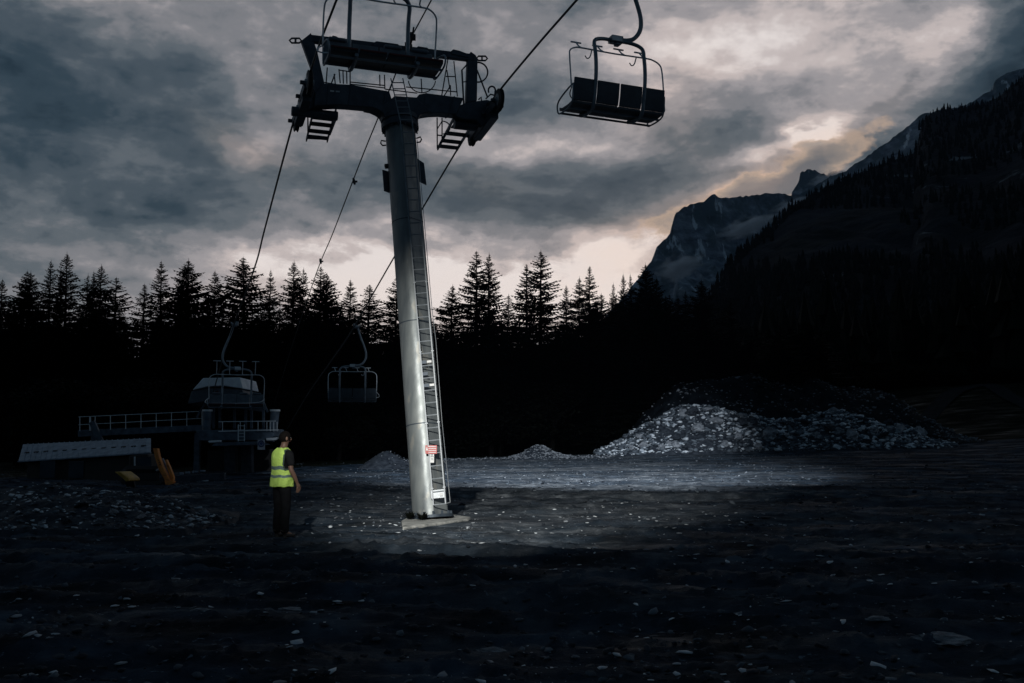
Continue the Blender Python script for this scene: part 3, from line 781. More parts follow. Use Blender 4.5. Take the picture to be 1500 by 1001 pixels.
def pole_mat():
    m, nt, b = newmat('galvanised_pole'); N = nt.nodes; L = nt.links
    tc = N.new('ShaderNodeTexCoord')
    def noise(sc, st, rot=(0, 0, 0), d=6):
        mp = N.new('ShaderNodeMapping'); mp.inputs['Scale'].default_value = st; mp.inputs['Rotation'].default_value = rot; L.new(tc.outputs['Object'], mp.inputs[0])
        n = N.new('ShaderNodeTexNoise'); n.inputs['Scale'].default_value = sc; n.inputs['Detail'].default_value = d; L.new(mp.outputs[0], n.inputs['Vector']); return n.outputs[0]
    cr = N.new('ShaderNodeValToRGB'); e = cr.color_ramp.elements; e[0].position = .32; e[0].color = (.11, .13, .145, 1); e[1].position = .66; e[1].color = (.21, .235, .245, 1)
    L.new(noise(2.2, (2.5, 2.5, .5)), cr.inputs[0])
    # dull scuffs and run marks
    sc = N.new('ShaderNodeValToRGB'); e = sc.color_ramp.elements; e[0].position = .60; e[0].color = (0, 0, 0, 1); e[1].position = .66; e[1].color = (.6, .6, .6, 1)
    L.new(noise(3, (1.2, 1.2, .5), (0, R(55), R(20))), sc.inputs[0])
    mx = N.new('ShaderNodeMix'); mx.data_type = 'RGBA'; L.new(sc.outputs[0], mx.inputs[0]); L.new(cr.outputs[0], mx.inputs[6]); mx.inputs[7].default_value = (.29, .29, .27, 1)
    L.new(mx.outputs[2], b.inputs['Base Color'])
    b.inputs['Metallic'].default_value = .35
    mr = N.new('ShaderNodeMapRange'); mr.inputs[3].default_value = .32; mr.inputs[4].default_value = .6; L.new(noise(6, (1, 1, .6)), mr.inputs[0]); L.new(mr.outputs[0], b.inputs['Roughness'])
    bp = N.new('ShaderNodeBump'); bp.inputs['Strength'].default_value = .35; bp.inputs['Distance'].default_value = .02
    L.new(noise(5, (1, 1, .6)), bp.inputs['Height']); L.new(bp.outputs[0], b.inputs['Normal'])
    return m
pm = pole_mat()
pole = mesh_obj('pole', mb, pm, pyl)
for t in (.22, .47, .73):     # weld seams
    mb = MB()
    c = base_c+axis*Lp*t; rr = .388-.035*t
    vs = []
    for dz in (-.012, .012): vs += [c+axis*dz+rt*x*rr+fr*f_*rr for x, f_ in ring]
    mb.add(vs, [(i, (i+1) % nn, nn+(i+1) % nn, nn+i) for i in range(nn)])
    mesh_obj('weld_seam', mb, M['galv_dark'], pole)
mb = MB(); mb.cyl(base_c+axis*.03, axis, .5, .06, 40)
for k in range(14):
    a = k*6.283/14; p = base_c+axis*.09+(rt*math.cos(a)+fr*math.sin(a))*.445; mb.cyl(p, axis, .028, .08, 6)
mesh_obj('base_flange', mb, M['galv_dark'], pyl)
mb = MB(); mb.cyl(top_c, axis, .44, .1, 40, [(.40, -.18), (.44, -.16), (.44, -.03), (.41, -.02), (.41, .02), (.44, .03), (.44, .14), (.38, .17)])
for k in range(16):
    a = k*6.283/16; mb.cyl(top_c-axis*.2+(rt*math.cos(a)+fr*math.sin(a))*.41, axis, .02, .06, 6)
mesh_obj('top_flange', mb, M['galv_dark'], pyl)
mb = MB()
for s in (-1, 1):
    p = top_c-axis*.42+rt*s*.36
    mb.tube([p, p+rt*s*.1+axis*.03, p+rt*s*.12-axis*.04, p+rt*s*.08-axis*.1, p-axis*.1], .018, 6)
mesh_obj('lifting_eye', mb, M['galv_dark'], pyl)

# head: crossarm
mb = MB()
mb.prism([Z(*q) for q in [(205, 678), (345, 672), (420, 676), (640, 696), (690, 632), (676, 588), (440, 546), (262, 538), (212, 606)]], n_, .34)
mb.prism([Z(*q) for q in [(860, 728), (1000, 722), (1092, 731), (1140, 628), (905, 598), (862, 606), (840, 632)]], n_, .34)
arm = mesh_obj('crossarm', mb, M['galv_dark'], pyl, bevel=.015)
mb = MB()
mb.prism([Z(*q) for q in [(530, 686), (575, 695), (608, 710), (632, 728), (648, 762), (850, 762), (862, 742), (890, 728), (940, 720), (858, 650), (845, 630), (705, 620), (690, 634), (640, 676)]], n_, .46)
mesh_obj('hub', mb, M['galv_dark'], pyl, bevel=.02)
for (x0, y0, x1, y1) in ((440, 548, 425, 674), (655, 586, 640, 690), (905, 600, 890, 722), (1080, 620, 1050, 728), (300, 542, 290, 672)):
    mb = MB(); mb.bar(Z(x0, y0, 0), Z(x1, y1, 0), .03, .38, u_); mesh_obj('stiffener', mb, M['galv_dark'], arm)
mb = MB()
for (x0, x1, y) in ((315, 340, 564), (350, 375, 567)): mb.prism([Z(x0, y+2, -.18), Z(x1, y+4, -.18), Z(x1, y+13, -.18), Z(x0, y+11, -.18)], n_, .01)
mesh_obj('data_plate', mb, M['white'], arm)

# lifting frame
mb = MB()
mb.bar(Z(180, 245), Z(1215, 367), .16, .16, z_)
mb.prism([Z(*q) for q in [(325, 232), (350, 238), (380, 258), (470, 262), (478, 290), (330, 275)]], n_, .2)
mb.prism([Z(*q) for q in [(580, 280), (600, 270), (735, 288), (745, 312), (735, 330), (585, 310)]], n_, .24)
mb.prism([Z(*q) for q in [(845, 312), (860, 300), (920, 310), (925, 335), (850, 340)]], n_, .22)
mb.prism([Z(*q) for q in [(1065, 330), (1080, 318), (1115, 326), (1180, 350), (1178, 372), (1070, 350)]], n_, .2)
mb.prism([Z(*q) for q in [(420, 262), (580, 282), (600, 306), (470, 292)]], n_, .12)
fm = mesh_obj('lifting_beam', mb, M['galv_dark'], pyl, bevel=.01)
mb = MB(); mb.prism([Z(*q) for q in [(132, 262), (192, 214), (204, 250), (232, 330), (280, 545), (262, 590), (212, 610), (196, 440)]], n_, .14)
mb.prism([Z(*q) for q in [(196, 440), (225, 430), (275, 545), (262, 590), (212, 610)]], n_, .26)
mesh_obj('frame_leg', mb, M['galv_dark'], pyl, bevel=.01)
mb = MB(); mb.prism([Z(*q) for q in [(1172, 362), (1192, 330), (1222, 352), (1234, 380), (1230, 636), (1162, 650)]], n_, .14)
mesh_obj('frame_leg', mb, M['galv_dark'], pyl, bevel=.01)
for pts_ in ([(62, 250), (72, 242), (132, 246), (134, 272), (72, 268)], [(1235, 352), (1292, 358), (1300, 368), (1292, 380), (1232, 376)]):
    mb = MB(); cx = sum(p[0] for p in pts_)/5
    p, q = Z(min(a[0] for a in pts_)+12, sum(a[1] for a in pts_)/5), Z(max(a[0] for a in pts_)-12, sum(a[1] for a in pts_)/5)
    loop = [p+z_*.055, q+z_*.055, q+u_*.05, q-z_*.055, p-z_*.055, p-u_*.05]
    mb.tube(loop, .022, 6, closed=True); m_ = (p+q)/2; mb.bar(m_+z_*.055, m_-z_*.055, .04, .04)
    mesh_obj('end_lug', mb, M['galv_dark'], pyl)

# handrails on the crossarm walkway
mb = MB()
for a in [((440, 515), (660, 537)), ((440, 528), (655, 552)), ((790, 546), (1112, 577)), ((1040, 480), (1100, 481)), ((265, 515), (440, 545)), ((660, 560), (860, 585)), ((370, 440), (440, 450))]:
    mb.tube([Z(*a[0], .3), Z(*a[1], .3)], .014, 6)
for a in [((297, 425), (288, 545)), ((370, 435), (378, 522)), ((395, 440), (398, 525)), ((440, 440), (440, 535)), ((418, 445), (420, 525)), ((625, 470), (627, 540)), ((655, 470), (658, 560)), ((885, 495), (890, 585)), ((1052, 375), (1014, 600)),
          ((1090, 385), (1112, 605)), ((1046, 440), (1065, 560)), ((715, 490), (690, 560)), ((345, 465), (320, 530)), ((340, 465), (348, 535)), ((1068, 540), (1030, 600)), ((1068, 535), (1070, 600))]:
    mb.tube([Z(*a[0], .3), Z(*a[1], .3)], .016, 6)
mb.tube([Z(890+85*math.cos(t), 500+82*math.sin(t), .3) for t in np.linspace(.1, 3.04, 16)], .013, 6)
mesh_obj('handrail', mb, M['galv_dark'], pyl)
mb = MB()
mb.tube([Z(1175, 403, -.1), Z(1140, 440, -.1), Z(1152, 655, -.1)], .022, 6)
mb.tube([Z(1145, 515, -.1), Z(1172, 512, -.1)], .014, 6)
mb.tube([Z(1237, 392, .1)]+[Z(1240+62*math.cos(t), 454+62*math.sin(t), .1) for t in np.linspace(-1.5, 1.5, 14)]+[Z(1222, 514, .1)], .02, 6)
mb.tube([Z(1235, 440, .1), Z(1300, 608, .1)], .022, 6)
mesh_obj('safety_cage', mb, M['galv_dark'], pyl)

# sheave trains
def sheaves(pxs, side, nub):
    P = O+u_*side
    c0 = onplane(*pxs[0], P, u_); c1 = onplane(*pxs[1], P, u_)
    tr = MB(); d = (c1-c0); Ld = np.linalg.norm(d); d /= Ld
    cs = [c0+(c1-c0)*t for t in (0, .34, .66, 1)]
    upv = np.cross(u_, d); upv = upv if upv[2] > 0 else -upv
    for k in (-1, 1):
        tr.bar(cs[0]-upv*.06+u_*k*.09, cs[1]-upv*.06+u_*k*.09, .05, .20, u_); tr.bar(cs[2]-upv*.06+u_*k*.09, cs[3]-upv*.06+u_*k*.09, .05, .20, u_)
    tr.bar((cs[0]+cs[1])/2-upv*.2, (cs[2]+cs[3])/2-upv*.2, .20, .18, u_)
    mid = (c0+c1)/2-upv*.25
    tr.tube([mid-u_*.25, mid+u_*(.8 if side < 0 else -.8)], .11, 12)
    f = mesh_obj('sheave_frame', tr, M['galv_dark'], pyl, bevel=.008)
    for c in cs:
        w = MB(); w.cyl(c, u_, .27, .09, 28, [(.10, -.06), (.24, -.055), (.265, -.045), (.27, -.03), (.235, -.012), (.235, .012), (.27, .03), (.265, .045), (.24, .055), (.10, .06)])
        ws = mesh_obj('sheave_wheel', w, M['rubber'], pyl)
        hb = MB(); hb.cyl(c, u_, .07, .2, 12); hb.cyl(c, u_, .15, .128, 20); mesh_obj('wheel_hub', hb, M['galv'], ws)
        nb = MB(); nb.bar(c+u_*nub*.05-upv*.02, c+u_*nub*.20-upv*.02, .07, .08, z_); mesh_obj('axle_block', nb, M['galv_dark'], f)
    return c0, c1, upv
L0, L1, Lu = sheaves([(453, 121), (434.5, 177)], -2.2, -1)
R0, R1, Ru = sheaves([(731, 147), (692, 199)], 2.22, -1)
# heavier sheave carrier at the right end, rope catcher hook
mb = MB()
mb.prism([Z(*q) for q in [(1085, 735), (1120, 668), (1180, 648), (1290, 634), (1340, 648), (1325, 700), (1295, 752), (1262, 800), (1222, 760), (1150, 756)]], n_, .22)
mesh_obj('sheave_carrier', mb, M['galv_dark'], pyl, bevel=.02)
mb = MB(); mb.tube([Z(1328+22*math.cos(t), 568+26*math.sin(t)) for t in np.linspace(2.6, 6.6, 14)]+[Z(1345, 620)], .022, 6)
mb.tube([Z(1290, 620), Z(1320, 592), Z(1352, 600)], .02, 6); mb.tube([Z(1245, 625), Z(1262, 610), Z(1262, 630)], .02, 6)
mesh_obj('rope_catcher', mb, M['galv_dark'], pyl)
mb = MB(); mb.prism([Z(*q) for q in [(212, 676), (150, 706), (128, 690), (165, 600), (205, 570), (262, 600)]], n_, .12)
mesh_obj('sheave_carrier', mb, M['galv_dark'], pyl, bevel=.02)

# service steps
def steps(trd, posts, sl, wa, wb):
    g = MB()
    m = len(trd); first = None
    for i, (y, xa, xb) in enumerate(trd):
        w = wa+(wb-wa)*i/(m-1)
        a, b = Z(xa, y, w), Z(xb, y, w); b = b*1.0; b[2] = a[2] = (a[2]+b[2])/2
        c = (a+b)/2; L_ = np.linalg.norm(b-a)
        for j in range(5): g.box(c+n_*(j-2)*.05, (L_, .022, .035), (u_, n_, z_))
        for j in range(9): g.box(c+u_*L_*((j+.5)/9-.5), (.012, .22, .02), (u_, n_, z_))
    st = mesh_obj('step_tread', g, M['galv_dark'], pyl)
    s_ = MB()
    for (p, q) in sl:
        s_.bar(Z(*p, wa), Z(*q, wb), .03, .09, u_)
    for (p, q) in posts: s_.tube([Z(*p, (wa+wb)/2), Z(*q, (wa+wb)/2)], .018, 6)
    mesh_obj('step_frame', s_, M['galv_dark'], pyl)
steps([(708, 205, 350), (742, 200, 345), (782, 192, 330), (826, 182, 315), (862, 172, 300)], [((175, 715), (176, 860)), ((345, 700), (348, 738)), ((172, 868), (296, 874))],
      [((212, 690), (166, 878)), ((352, 686), (296, 884)), ((352, 740), (314, 838))], .2, 1.9)
steps([(762, 1085, 1200), (798, 1078, 1188), (842, 1050, 1160), (888, 1022, 1132), (922, 995, 1112)], [((985, 738), (986, 932)), ((1016, 740), (1016, 890)), ((985, 848), (1014, 850)), ((988, 925), (1060, 800))],
      [((1088, 745), (988, 934)), ((1215, 765), (1108, 940))], .2, 1.9)
mb = MB(); mb.tube([Z(1016+50*math.sin(t), 760+45*(1-math.cos(t))*.9, .9) for t in np.linspace(0, 3.0, 12)][::-1]+[Z(988, 806, .9)], .015, 6)
mesh_obj('safety_hoop', mb, M['galv_dark'], pyl)

# ladder
lad = MB(); dF = -.52
def LP(px, py): return onplane(px, py, base_c+fr*.50, fr)
def LPt(px, py): return TP(px, py, -.72)
bl, br = LP(635, 740), LP(652.8, 738); ml, mr_ = LPt(586.5, 178), LPt(604.0, 178); tl, trr = LPt(572.5, 115), LPt(590, 115)
lad.bar(bl, ml, .025, .035, rt); lad.bar(br, mr_, .025, .035, rt); lad.bar(ml, tl, .025, .035, rt); lad.bar(mr_, trr, .025, .035, rt)
ladder = mesh_obj('ladder', lad, M['ladder_steel'], pyl)
for k in range(32):
    t = k/32; rg = MB(); rg.tube([bl+(ml-bl)*t, br+(mr_-br)*t], .013, 6); mesh_obj('rung', rg, M['ladder_steel'], ladder)
for k in range(7):
    t = (k+.3)/7; rg = MB(); rg.tube([ml+(tl-ml)*t, mr_+(trr-mr_)*t], .013, 6); mesh_obj('rung', rg, M['ladder_steel'], ladder)
bk = MB()
for t in (.04, .2, .38, .56, .74, .92):
    for e0, e1 in ((bl, ml), (br, mr_)):
        p = e0+(e1-e0)*t; bk.bar(p, p-fr*.22, .02, .05, axis)
mesh_obj('ladder_bracket', bk, M['galv'], ladder)
sc_ = MB(); sc_.tube([onplane(x, y, base_c+fr*.4, fr) for x, y in ((659.5, 736), (654, 680), (647.5, 618), (638.5, 500), (633, 455), (622, 330), (611, 205))], .008, 6)
sc_.tube([br+(mr_-br)*.0-axis*.0, onplane(659.5, 736, base_c+fr*.4, fr)], .01, 6)
sc_.tube([br+(mr_-br)*.11, onplane(653, 679, base_c+fr*.4, fr)], .008, 6)
mesh_obj('safety_cable', sc_, M['galv'], pyl)
for (px, py) in ((626, 531), (630, 565), (628, 548.)):
    b1 = MB(); p = LP(px, py)+fr*.03; b1.box(p-rt*.08, (.13, .06, .07), (rt, fr, axis)); c_ = mesh_obj('cable_clamp', b1, M['galv_dark'], ladder)
    if py != 548.:
        b2 = MB(); b2.box(p+rt*.045, (.10, .07, .05), (rt, fr, axis)); mesh_obj('reflector', b2, M['white'], c_)
# signs on the ladder
def sign(px0, py0, px1, py1, off, name, mt, par):
    a, b, c, d = [onplane(x, y, base_c+fr*off, fr) for x, y in ((px0, py0), (px1, py0), (px1, py1), (px0, py1))]
    m = MB(); m.prism([a, b, c, d], fr, .012); return mesh_obj(name, m, mt, par), (a, b, c, d)
sg, q = sign(623, 652.5, 640, 665, .54, 'red_sign', M['red'], pyl)
wb = MB()
def quadpt(q, s, t): a, b, c, d = q; return (a*(1-s)+b*s)*(1-t)+(d*(1-s)+c*s)*t
r = np.random.default_rng(8)
for (t0, t1) in ((.10, .22), (.34, .45), (.57, .68), (.80, .90)):
    s = .28
    while s < .92:
        w = .03+.05*r.random(); P4 = [quadpt(q, *st)+fr*.008 for st in ((s, t0), (min(.94, s+w), t0), (min(.94, s+w), t1), (s, t1))]; wb.prism(P4, fr, .004); s += w+.015
P4 = [quadpt(q, *st)+fr*.008 for st in ((.14, .12), (.24, .62), (.05, .62))]; wb.prism(P4, fr, .004)
mesh_obj('sign_lettering', wb, M['white'], sg)
sg, q = sign(630, 665.5, 635.8, 678, .53, 'notice_card', M['white'], pyl)
wb = MB(); P4 = [quadpt(q, *st)+fr*.008 for st in ((.12, .27), (.88, .27), (.88, .34), (.12, .34))]; wb.prism(P4, fr, .004)
P4 = [quadpt(q, *st)+fr*.008 for st in ((.3, .04), (.7, .04), (.7, .17), (.3, .17))]; wb.prism(P4, fr, .004)
for t in (.5, .58, .66): wb.prism([quadpt(q, *st)+fr*.008 for st in ((.2, t), (.8, t), (.8, t+.03), (.2, t+.03))], fr, .004)
mesh_obj('card_print', wb, M['galv_dark'], sg)
b1 = MB(); b1.box(onplane(641.5, 724, base_c+fr*.44, fr), (.30, .1, .19), (rt, fr, axis)); jb = mesh_obj('junction_box', b1, M['galv'], pyl, bevel=.01)
b1 = MB(); b1.box(onplane(646.3, 724.5, base_c+fr*.505, fr), (.065, .02, .06), (rt, fr, axis)); mesh_obj('box_label', b1, M['white'], jb)
# number plates high on the pole
for pts_, nm in (([(560, 249), (569, 251.5), (571, 283), (562.5, 280)], 'side_plate'), ([(611, 232.5), (621, 239.5), (624.6, 271.5), (613.5, 266)], 'side_plate')):
    m = MB(); m.prism([TP(x, y, -.1) for x, y in pts_], n_, .04); mesh_obj(nm, m, M['galv_dark'], pyl, bevel=.005)
b1 = MB(); b1.tube([TP(564, 244, -.1), TP(572, 243, -.1)], .06, 8); mesh_obj('plate_lamp', b1, M['rubber'], pyl)
# footing
mb = MB()
fc = [at(588, 772, 1), at(692, 762, 1)]
def gp(px, py): r0 = ray(px, py); return CAM+r0*(-1.57/r0[2])
q = [gp(590, 773), gp(640, 767), gp(686, 761), gp(690, 758), gp(655, 753), gp(604, 754), gp(588, 763)]
q = [np.array([p[0], p[1], 0.0]) for p in q]; mb.prism([p-z_*.12 for p in q], z_, .32)
o = mesh_obj('concrete_footing', mb, M['concrete'], bevel=.03); tag(o, 'pale concrete footing slab under the leaning pylon', 'footing')
# weeds by the foot
def weed(x, y, label, s=.16):
    t = thing('weed', label, 'plant', (x, y, 0.05 if abs(y-21.3) < .9 else gz(x, y)), 0, None); V = []; Fc = []; r = np.random.default_rng(int(abs(x*100)))
    for k in range(60):
        a = r.random()*6.28; l = s*(.4+.8*r.random()); d = np.array([math.cos(a), math.sin(a), .5+r.random()]); d /= np.linalg.norm(d); sd = np.cross(d, z_); sd /= np.linalg.norm(sd)
        b = np.array([x, y, parent_world(t)[2]])+np.array([math.cos(a), math.sin(a), 0])*s*.2*r.random(); i = len(V); V += [b, b+d*l*.6+sd*.02, b+d*l, b+d*l*.6-sd*.02]; Fc.append((i, i+1, i+2, i+3))
    m = MB(); m.add(V, Fc); mesh_obj('leaves', m, M['leaf'], t, smooth=False)
w1 = gp(600, 762); w2 = gp(618, 763)
weed(w1[0], w1[1], 'small dark weed at the left corner of the pylon foot', .2); weed(w2[0], w2[1], 'small dark weed in front of the pylon foot', .2)

# ------------------------------------------------------------------ ropes
def smooth_line(P, n=8):
    P = [np.array(p) for p in P]; out = []
    for i in range(len(P)-1):
        p0 = P[max(i-1, 0)]; p1 = P[i]; p2 = P[i+1]; p3 = P[min(i+2, len(P)-1)]
        for k in range(n):
            t = k/n; out.append(.5*((2*p1)+(-p0+p2)*t+(2*p0-5*p1+4*p2-p3)*t*t+(-p0+3*p1-3*p2+p3)*t**3))
    out.append(P[-1]); return out
rl = [at(493, 0, 17.7)+(at(493, 0, 17.7)-at(468, 65, 19.6))*k for k in (9, 5, 2, 0)]+[at(468, 65, 19.6), L0+Lu*.225-n_*.25, L1+Lu*.225+n_*.15, at(414.7, 234, 24.2), at(386.7, 340, 28), at(372.7, 393, 30.2), at(339, 486, 34.9), at(318, 555, 43), at(306, 600, 54)]
rr_ = [at(845, 0, 18.4)+(at(845, 0, 18.4)-at(733, 128, 22.7))*k for k in (5, 3, 1, 0)]+[at(789, 64, 20.4), R0+Ru*.225-n_*.1, R1+Ru*.225+n_*.15, at(661, 234, 26.2), at(617.5, 308, 29.2), at(576.7, 378, 32), at(545, 433, 35), at(514, 487, 38.2), at(483.6, 531, 43), at(450, 579, 48), at(421, 628, 55)]
mb = MB(); mb.tube(smooth_line(rl), .024, 8)
tag(mesh_obj('haul_rope', mb, M['cable']), 'left strand of the steel haul rope running down past the left sheaves', 'rope', 'strands of the chairlift haul rope')
mb = MB(); mb.tube(smooth_line(rr_), .024, 8)
tag(mesh_obj('haul_rope', mb, M['cable']), 'right strand of the steel haul rope rising to the upper centre edge', 'rope', 'strands of the chairlift haul rope')
cc = [at(632, 0, 20.0)+(at(632, 0, 20.0)-at(596, 68, 22.7))*k for k in (6, 2, 0)]+[at(596, 68, 22.7), at(575, 120, 23.6), at(553, 175, 24.8), at(529, 234, 26.5), at(488.3, 340, 32), at(470, 383, 36), at(455, 425, 40), at(430, 500, 50), at(402, 590, 58)]
cb = thing('signal_cable', 'thin sagging signal cable between the two haul rope strands', 'cable', cc[3])
mb = MB(); mb.tube(smooth_line(cc), .017, 6); mesh_obj('wire', mb, M['cable'], cb)
for i, (px, py, Y) in enumerate(((518.5, 266, 28.1), (469.5, 383, 36))):
    mb = MB(); p = at(px, py, Y); mb.tube([p-z_*.09+u_*.03, p, p+z_*.1-u_*.02], [.03, .045, .03], 8); mb.box(p+u_*.05, (.1, .05, .05)); mesh_obj('wire_clamp', mb, M['cable'], cb)
mb = MB()
for k, (x, y) in enumerate(((602, 52), (599, 60), (596, 67), (601, 70), (606, 55))): mb.box(at(x, y, 22.2), (.09, .08, .13))
mb.tube([at(606, 40, 21.9), at(603, 60, 22.1), at(600, 72, 22.3), at(592, 70, 22.4)], .02, 6); mesh_obj('cable_anchor', mb, M['cable'], cb)

# ------------------------------------------------------------------ chairs
def arc_pts(c, r0, a0, a1, n, f):
    return [f(c[0]+r0*math.cos(a), c[1]+r0*math.sin(a)) for a in np.linspace(R(a0), R(a1), n)]
def text_mesh(name, s, size, mtl, parent, loc, rot):
    cu = bpy.data.curves.new(name, 'FONT'); cu.body = s; cu.size = size; cu.extrude = .002; cu.align_x = 'CENTER'; cu.align_y = 'CENTER'
    tmp = bpy.data.objects.new(name, cu); COL.objects.link(tmp)
    dg = bpy.context.evaluated_depsgraph_get(); me = bpy.data.meshes.new_from_object(tmp.evaluated_get(dg))
    bpy.data.objects.remove(tmp); me.materials.clear(); me.materials.append(mtl)
    o = bpy.data.objects.new(name, me); COL.objects.link(o); o.parent = parent; o.location = loc; o.rotation_euler = rot; return o
def make_chair(label, hang, raised=True, long_prongs=False, pale=False, red=False, seat_tilt=0.):
    """local: x across, +y the way the riders face, z=0 at the seat's underside; hang=+1/-1: side the hanger bows to"""
    t = thing('chairlift_chair', label, 'chairlift chair', (0, 0, 0), 0, 'four-seat chairlift chairs on the ropes')
    W = .93
    m = MB()     # frame under and behind
    for x in (-.5, .5):
        pts_ = [(x, .50, .02), (x, .3, -.035), (x, .0, -.04), (x, -.10, .03), (x, -.15, .25), (x, -.20, .55), (x, -.20, .80), (x, -.16, 1.05), (x, -.11, 1.22), (x*.86, -.06, 1.31), (x*.55, -.03, 1.355), (x*.2, 0, 1.37), (0, 0, 1.372)]
        m.tube(smooth_line(pts_, 4), .036, 10)
    for y in (.06, .42): m.tube([(-W, y, -.02), (W, y, -.02)], .022, 8)
    mesh_obj('frame', m, M['chair_metal'], t)
    m = MB(); m.box((0, 0, 1.385), (.24, .16, .14)); m.box((.02, .0, 1.30), (.1, .12, .06)); yk = mesh_obj('yoke', m, M['chair_metal'], t, bevel=.02)
    m = MB(); m.box((-.02, .092, 1.385), (.20, .012, .10)); m.box((-.02, -.092, 1.385), (.20, .012, .10)); pl = mesh_obj('number_plate', m, M['bar_metal'], yk)
    m = MB(); h = hang
    m.tube(smooth_line([(0, 0, 1.40), (h*.22, 0, 1.41), (h*.38, 0, 1.48), (h*.50, 0, 1.66), (h*.51, 0, 1.90), (h*.42, 0, 2.20), (h*.30, 0, 2.50), (h*.21, 0, 2.78), (h*.17, 0, 2.92)], 4), .042, 10)
    mesh_obj('hanger', m, M['chair_metal'], t)
    m = MB(); m.box((h*.13, 0, 2.95), (.16, .34, .10)); m.box((h*.05, 0, 2.99), (.10, .22, .14)); m.cyl((h*.24, .1, 2.98), (1, 0, 0), .055, .05, 14); m.cyl((h*.24, -.1, 2.98), (1, 0, 0), .055, .05, 14)
    mesh_obj('grip', m, M['galv'], t, bevel=.01)
    for k in range(4):
        xc = -.70+k*.4667
        m = MB()     # backrest panel, slightly curved
        for j in range(1):
            P4 = []
        prof = [(-.125, .07), (-.165, .20), (-.185, .33), (-.20, .455), (-.205, .475)]
        vs = []
        for (y, z) in prof: vs += [(xc-.222, y, z), (xc+.222, y, z), (xc+.222, y+.035, z), (xc-.222, y+.035, z)]
        fs = []
        for i in range(len(prof)-1):
            for q_ in range(4): fs.append((i*4+q_, i*4+(q_+1) % 4, (i+1)*4+(q_+1) % 4, (i+1)*4+q_))
        fs += [(3, 2, 1, 0), tuple((len(prof)-1)*4+i for i in range(4))]
        m.add(vs, fs); bo = mesh_obj('backrest', m, M['seat_pale'] if pale else M['seat_dark'], t, bevel=.012)
        if pale and k in (0, 1, 3):
            m = MB(); m.box((xc, -.175, .50), (.30, .10, .07)); mesh_obj('back_cap', m, M['seat_pale'], bo, bevel=.03)
        m = MB(); a = .10
        vs = []
        for (y, z) in [(-.10, .02), (.10, .005), (.36, .02), (.50, .05), (.515, .075)]:
            vs += [(xc-.225, y, z), (xc+.225, y, z), (xc+.225, y, z+.055), (xc-.225, y, z+.055)]
        fs = []
        for i in range(4):
            for q_ in range(4): fs.append((i*4+q_, i*4+(q_+1) % 4, (i+1)*4+(q_+1) % 4, (i+1)*4+q_))
        fs += [(3, 2, 1, 0), (16, 17, 18, 19)]
        m.add(vs, fs); so = mesh_obj('seat', m, M['seat_dark'], t, bevel=.012)
        if red:
            m = MB(); m.box((xc, .528, .095), (.43, .02, .03)); mesh_obj('seat_edge', m, M['seat_red'], so, bevel=.005)
    m = MB()
    if not pale and not red:
        pass
    for s in (-1, 1):      # side arms
        m = MB(); x = s*W
        m.tube(smooth_line([(x, -.16, .36), (x*1.02, .0, .33), (x*1.03, .34, .26), (x*1.03, .50, .19), (x*1.02, .54, .08), (x, .48, -.01), (x, .10, -.03), (x, -.10, .02), (x, -.15, .2), (x, -.16, .36)], 4), .016, 8)
        mesh_obj('armrest', m, M['chair_metal'], t)
    # restraint bar (raised)
    m = MB(); y0 = .02
    pr = [(-W-.01, -.10, .30), (-W-.02, -.08, .55), (-W-.02, -.02, .92), (-W+.01, .03, 1.06), (-W+.12, .07, 1.14), (-W+.28, .08, 1.16), (0, .08, 1.15)]
    pr = pr+[(-x, y, z) for x, y, z in pr[::-1][1:]]
    m.tube(smooth_line(pr, 4), .015, 8)
    m.tube(smooth_line([(-W-.01, -.10, .30), (-W+.05, .1, .22), (-W+.28, .2, .165), (0, .22, .135), (W-.2, .18, .13), (W+.05, .12, .13), (W+.13, .08, .17), (W+.10, .02, .25), (W+.01, -.10, .34)], 4), .012, 8)
    rb = mesh_obj('restraint_bar', m, M['bar_metal'], t)
    for k in range(4):
        xc = -.66+k*.44; m = MB()
        if long_prongs:
            m.tube([(xc, .08, 1.155), (xc+.04, .10, 1.19), (xc+.03, .25, 1.45), (xc+.03, .30, 1.62)], .014, 6); m.tube([(xc-.1, .3, 1.62), (xc+.16, .3, 1.62)], .016, 6)
        else:
            m.tube([(xc, .08, 1.155), (xc-.03, .16, 1.22), (xc-.06, .24, 1.32)], .014, 6); m.tube([(xc-.16, .24, 1.32), (xc+.05, .24, 1.32)], .016, 6)
        mesh_obj('footrest', m, M['bar_metal'], rb)
    if not long_prongs:
        for xc in (-.46, .46):
            m = MB(); m.tube(smooth_line([(xc, .08, 1.15), (xc-.02, .12, 1.03), (xc-.07, .14, 1.0), (xc-.11, .14, 1.05)], 3), .012, 6); mesh_obj('hook', m, M['bar_metal'], rb)
    return t
def scale_obj(o, px_w, Y, W0=1.92):
    pass
# chair facing away on the right strand, near
Yn = 18.3
c1 = make_chair('dark four-seat chair hanging alone against the clouds at upper right', +1)
p = at(902, 164, Yn); c1.location = p; c1.rotation_euler = (0, R(1.0), AZ); c1.scale = (1.02,)*3
mid = at(516, 587, 38.3)
c2 = dup(c1, mid, R(12), 'empty four-seat chair hanging against the dark trees left of the pylon'); c2.scale = (.97,)*3; c2.rotation_euler = (0, 0, R(9))
t1 = None
c3 = make_chair('dark four-seat chair hanging just in front of the pylon head, cut by the top edge', +1, long_prongs=True, pale=True, red=True)
p = at(558, 104, 15.9); c3.location = p; c3.rotation_euler = (0, 0, math.pi+AZ)
c4 = dup(c3, at(346, 597, 35.4), math.pi+R(12), 'empty four-seat chair arriving in front of the valley station roof'); c4.rotation_euler = (0, 0, math.pi+R(14)); c4.scale = (1.0,)*3

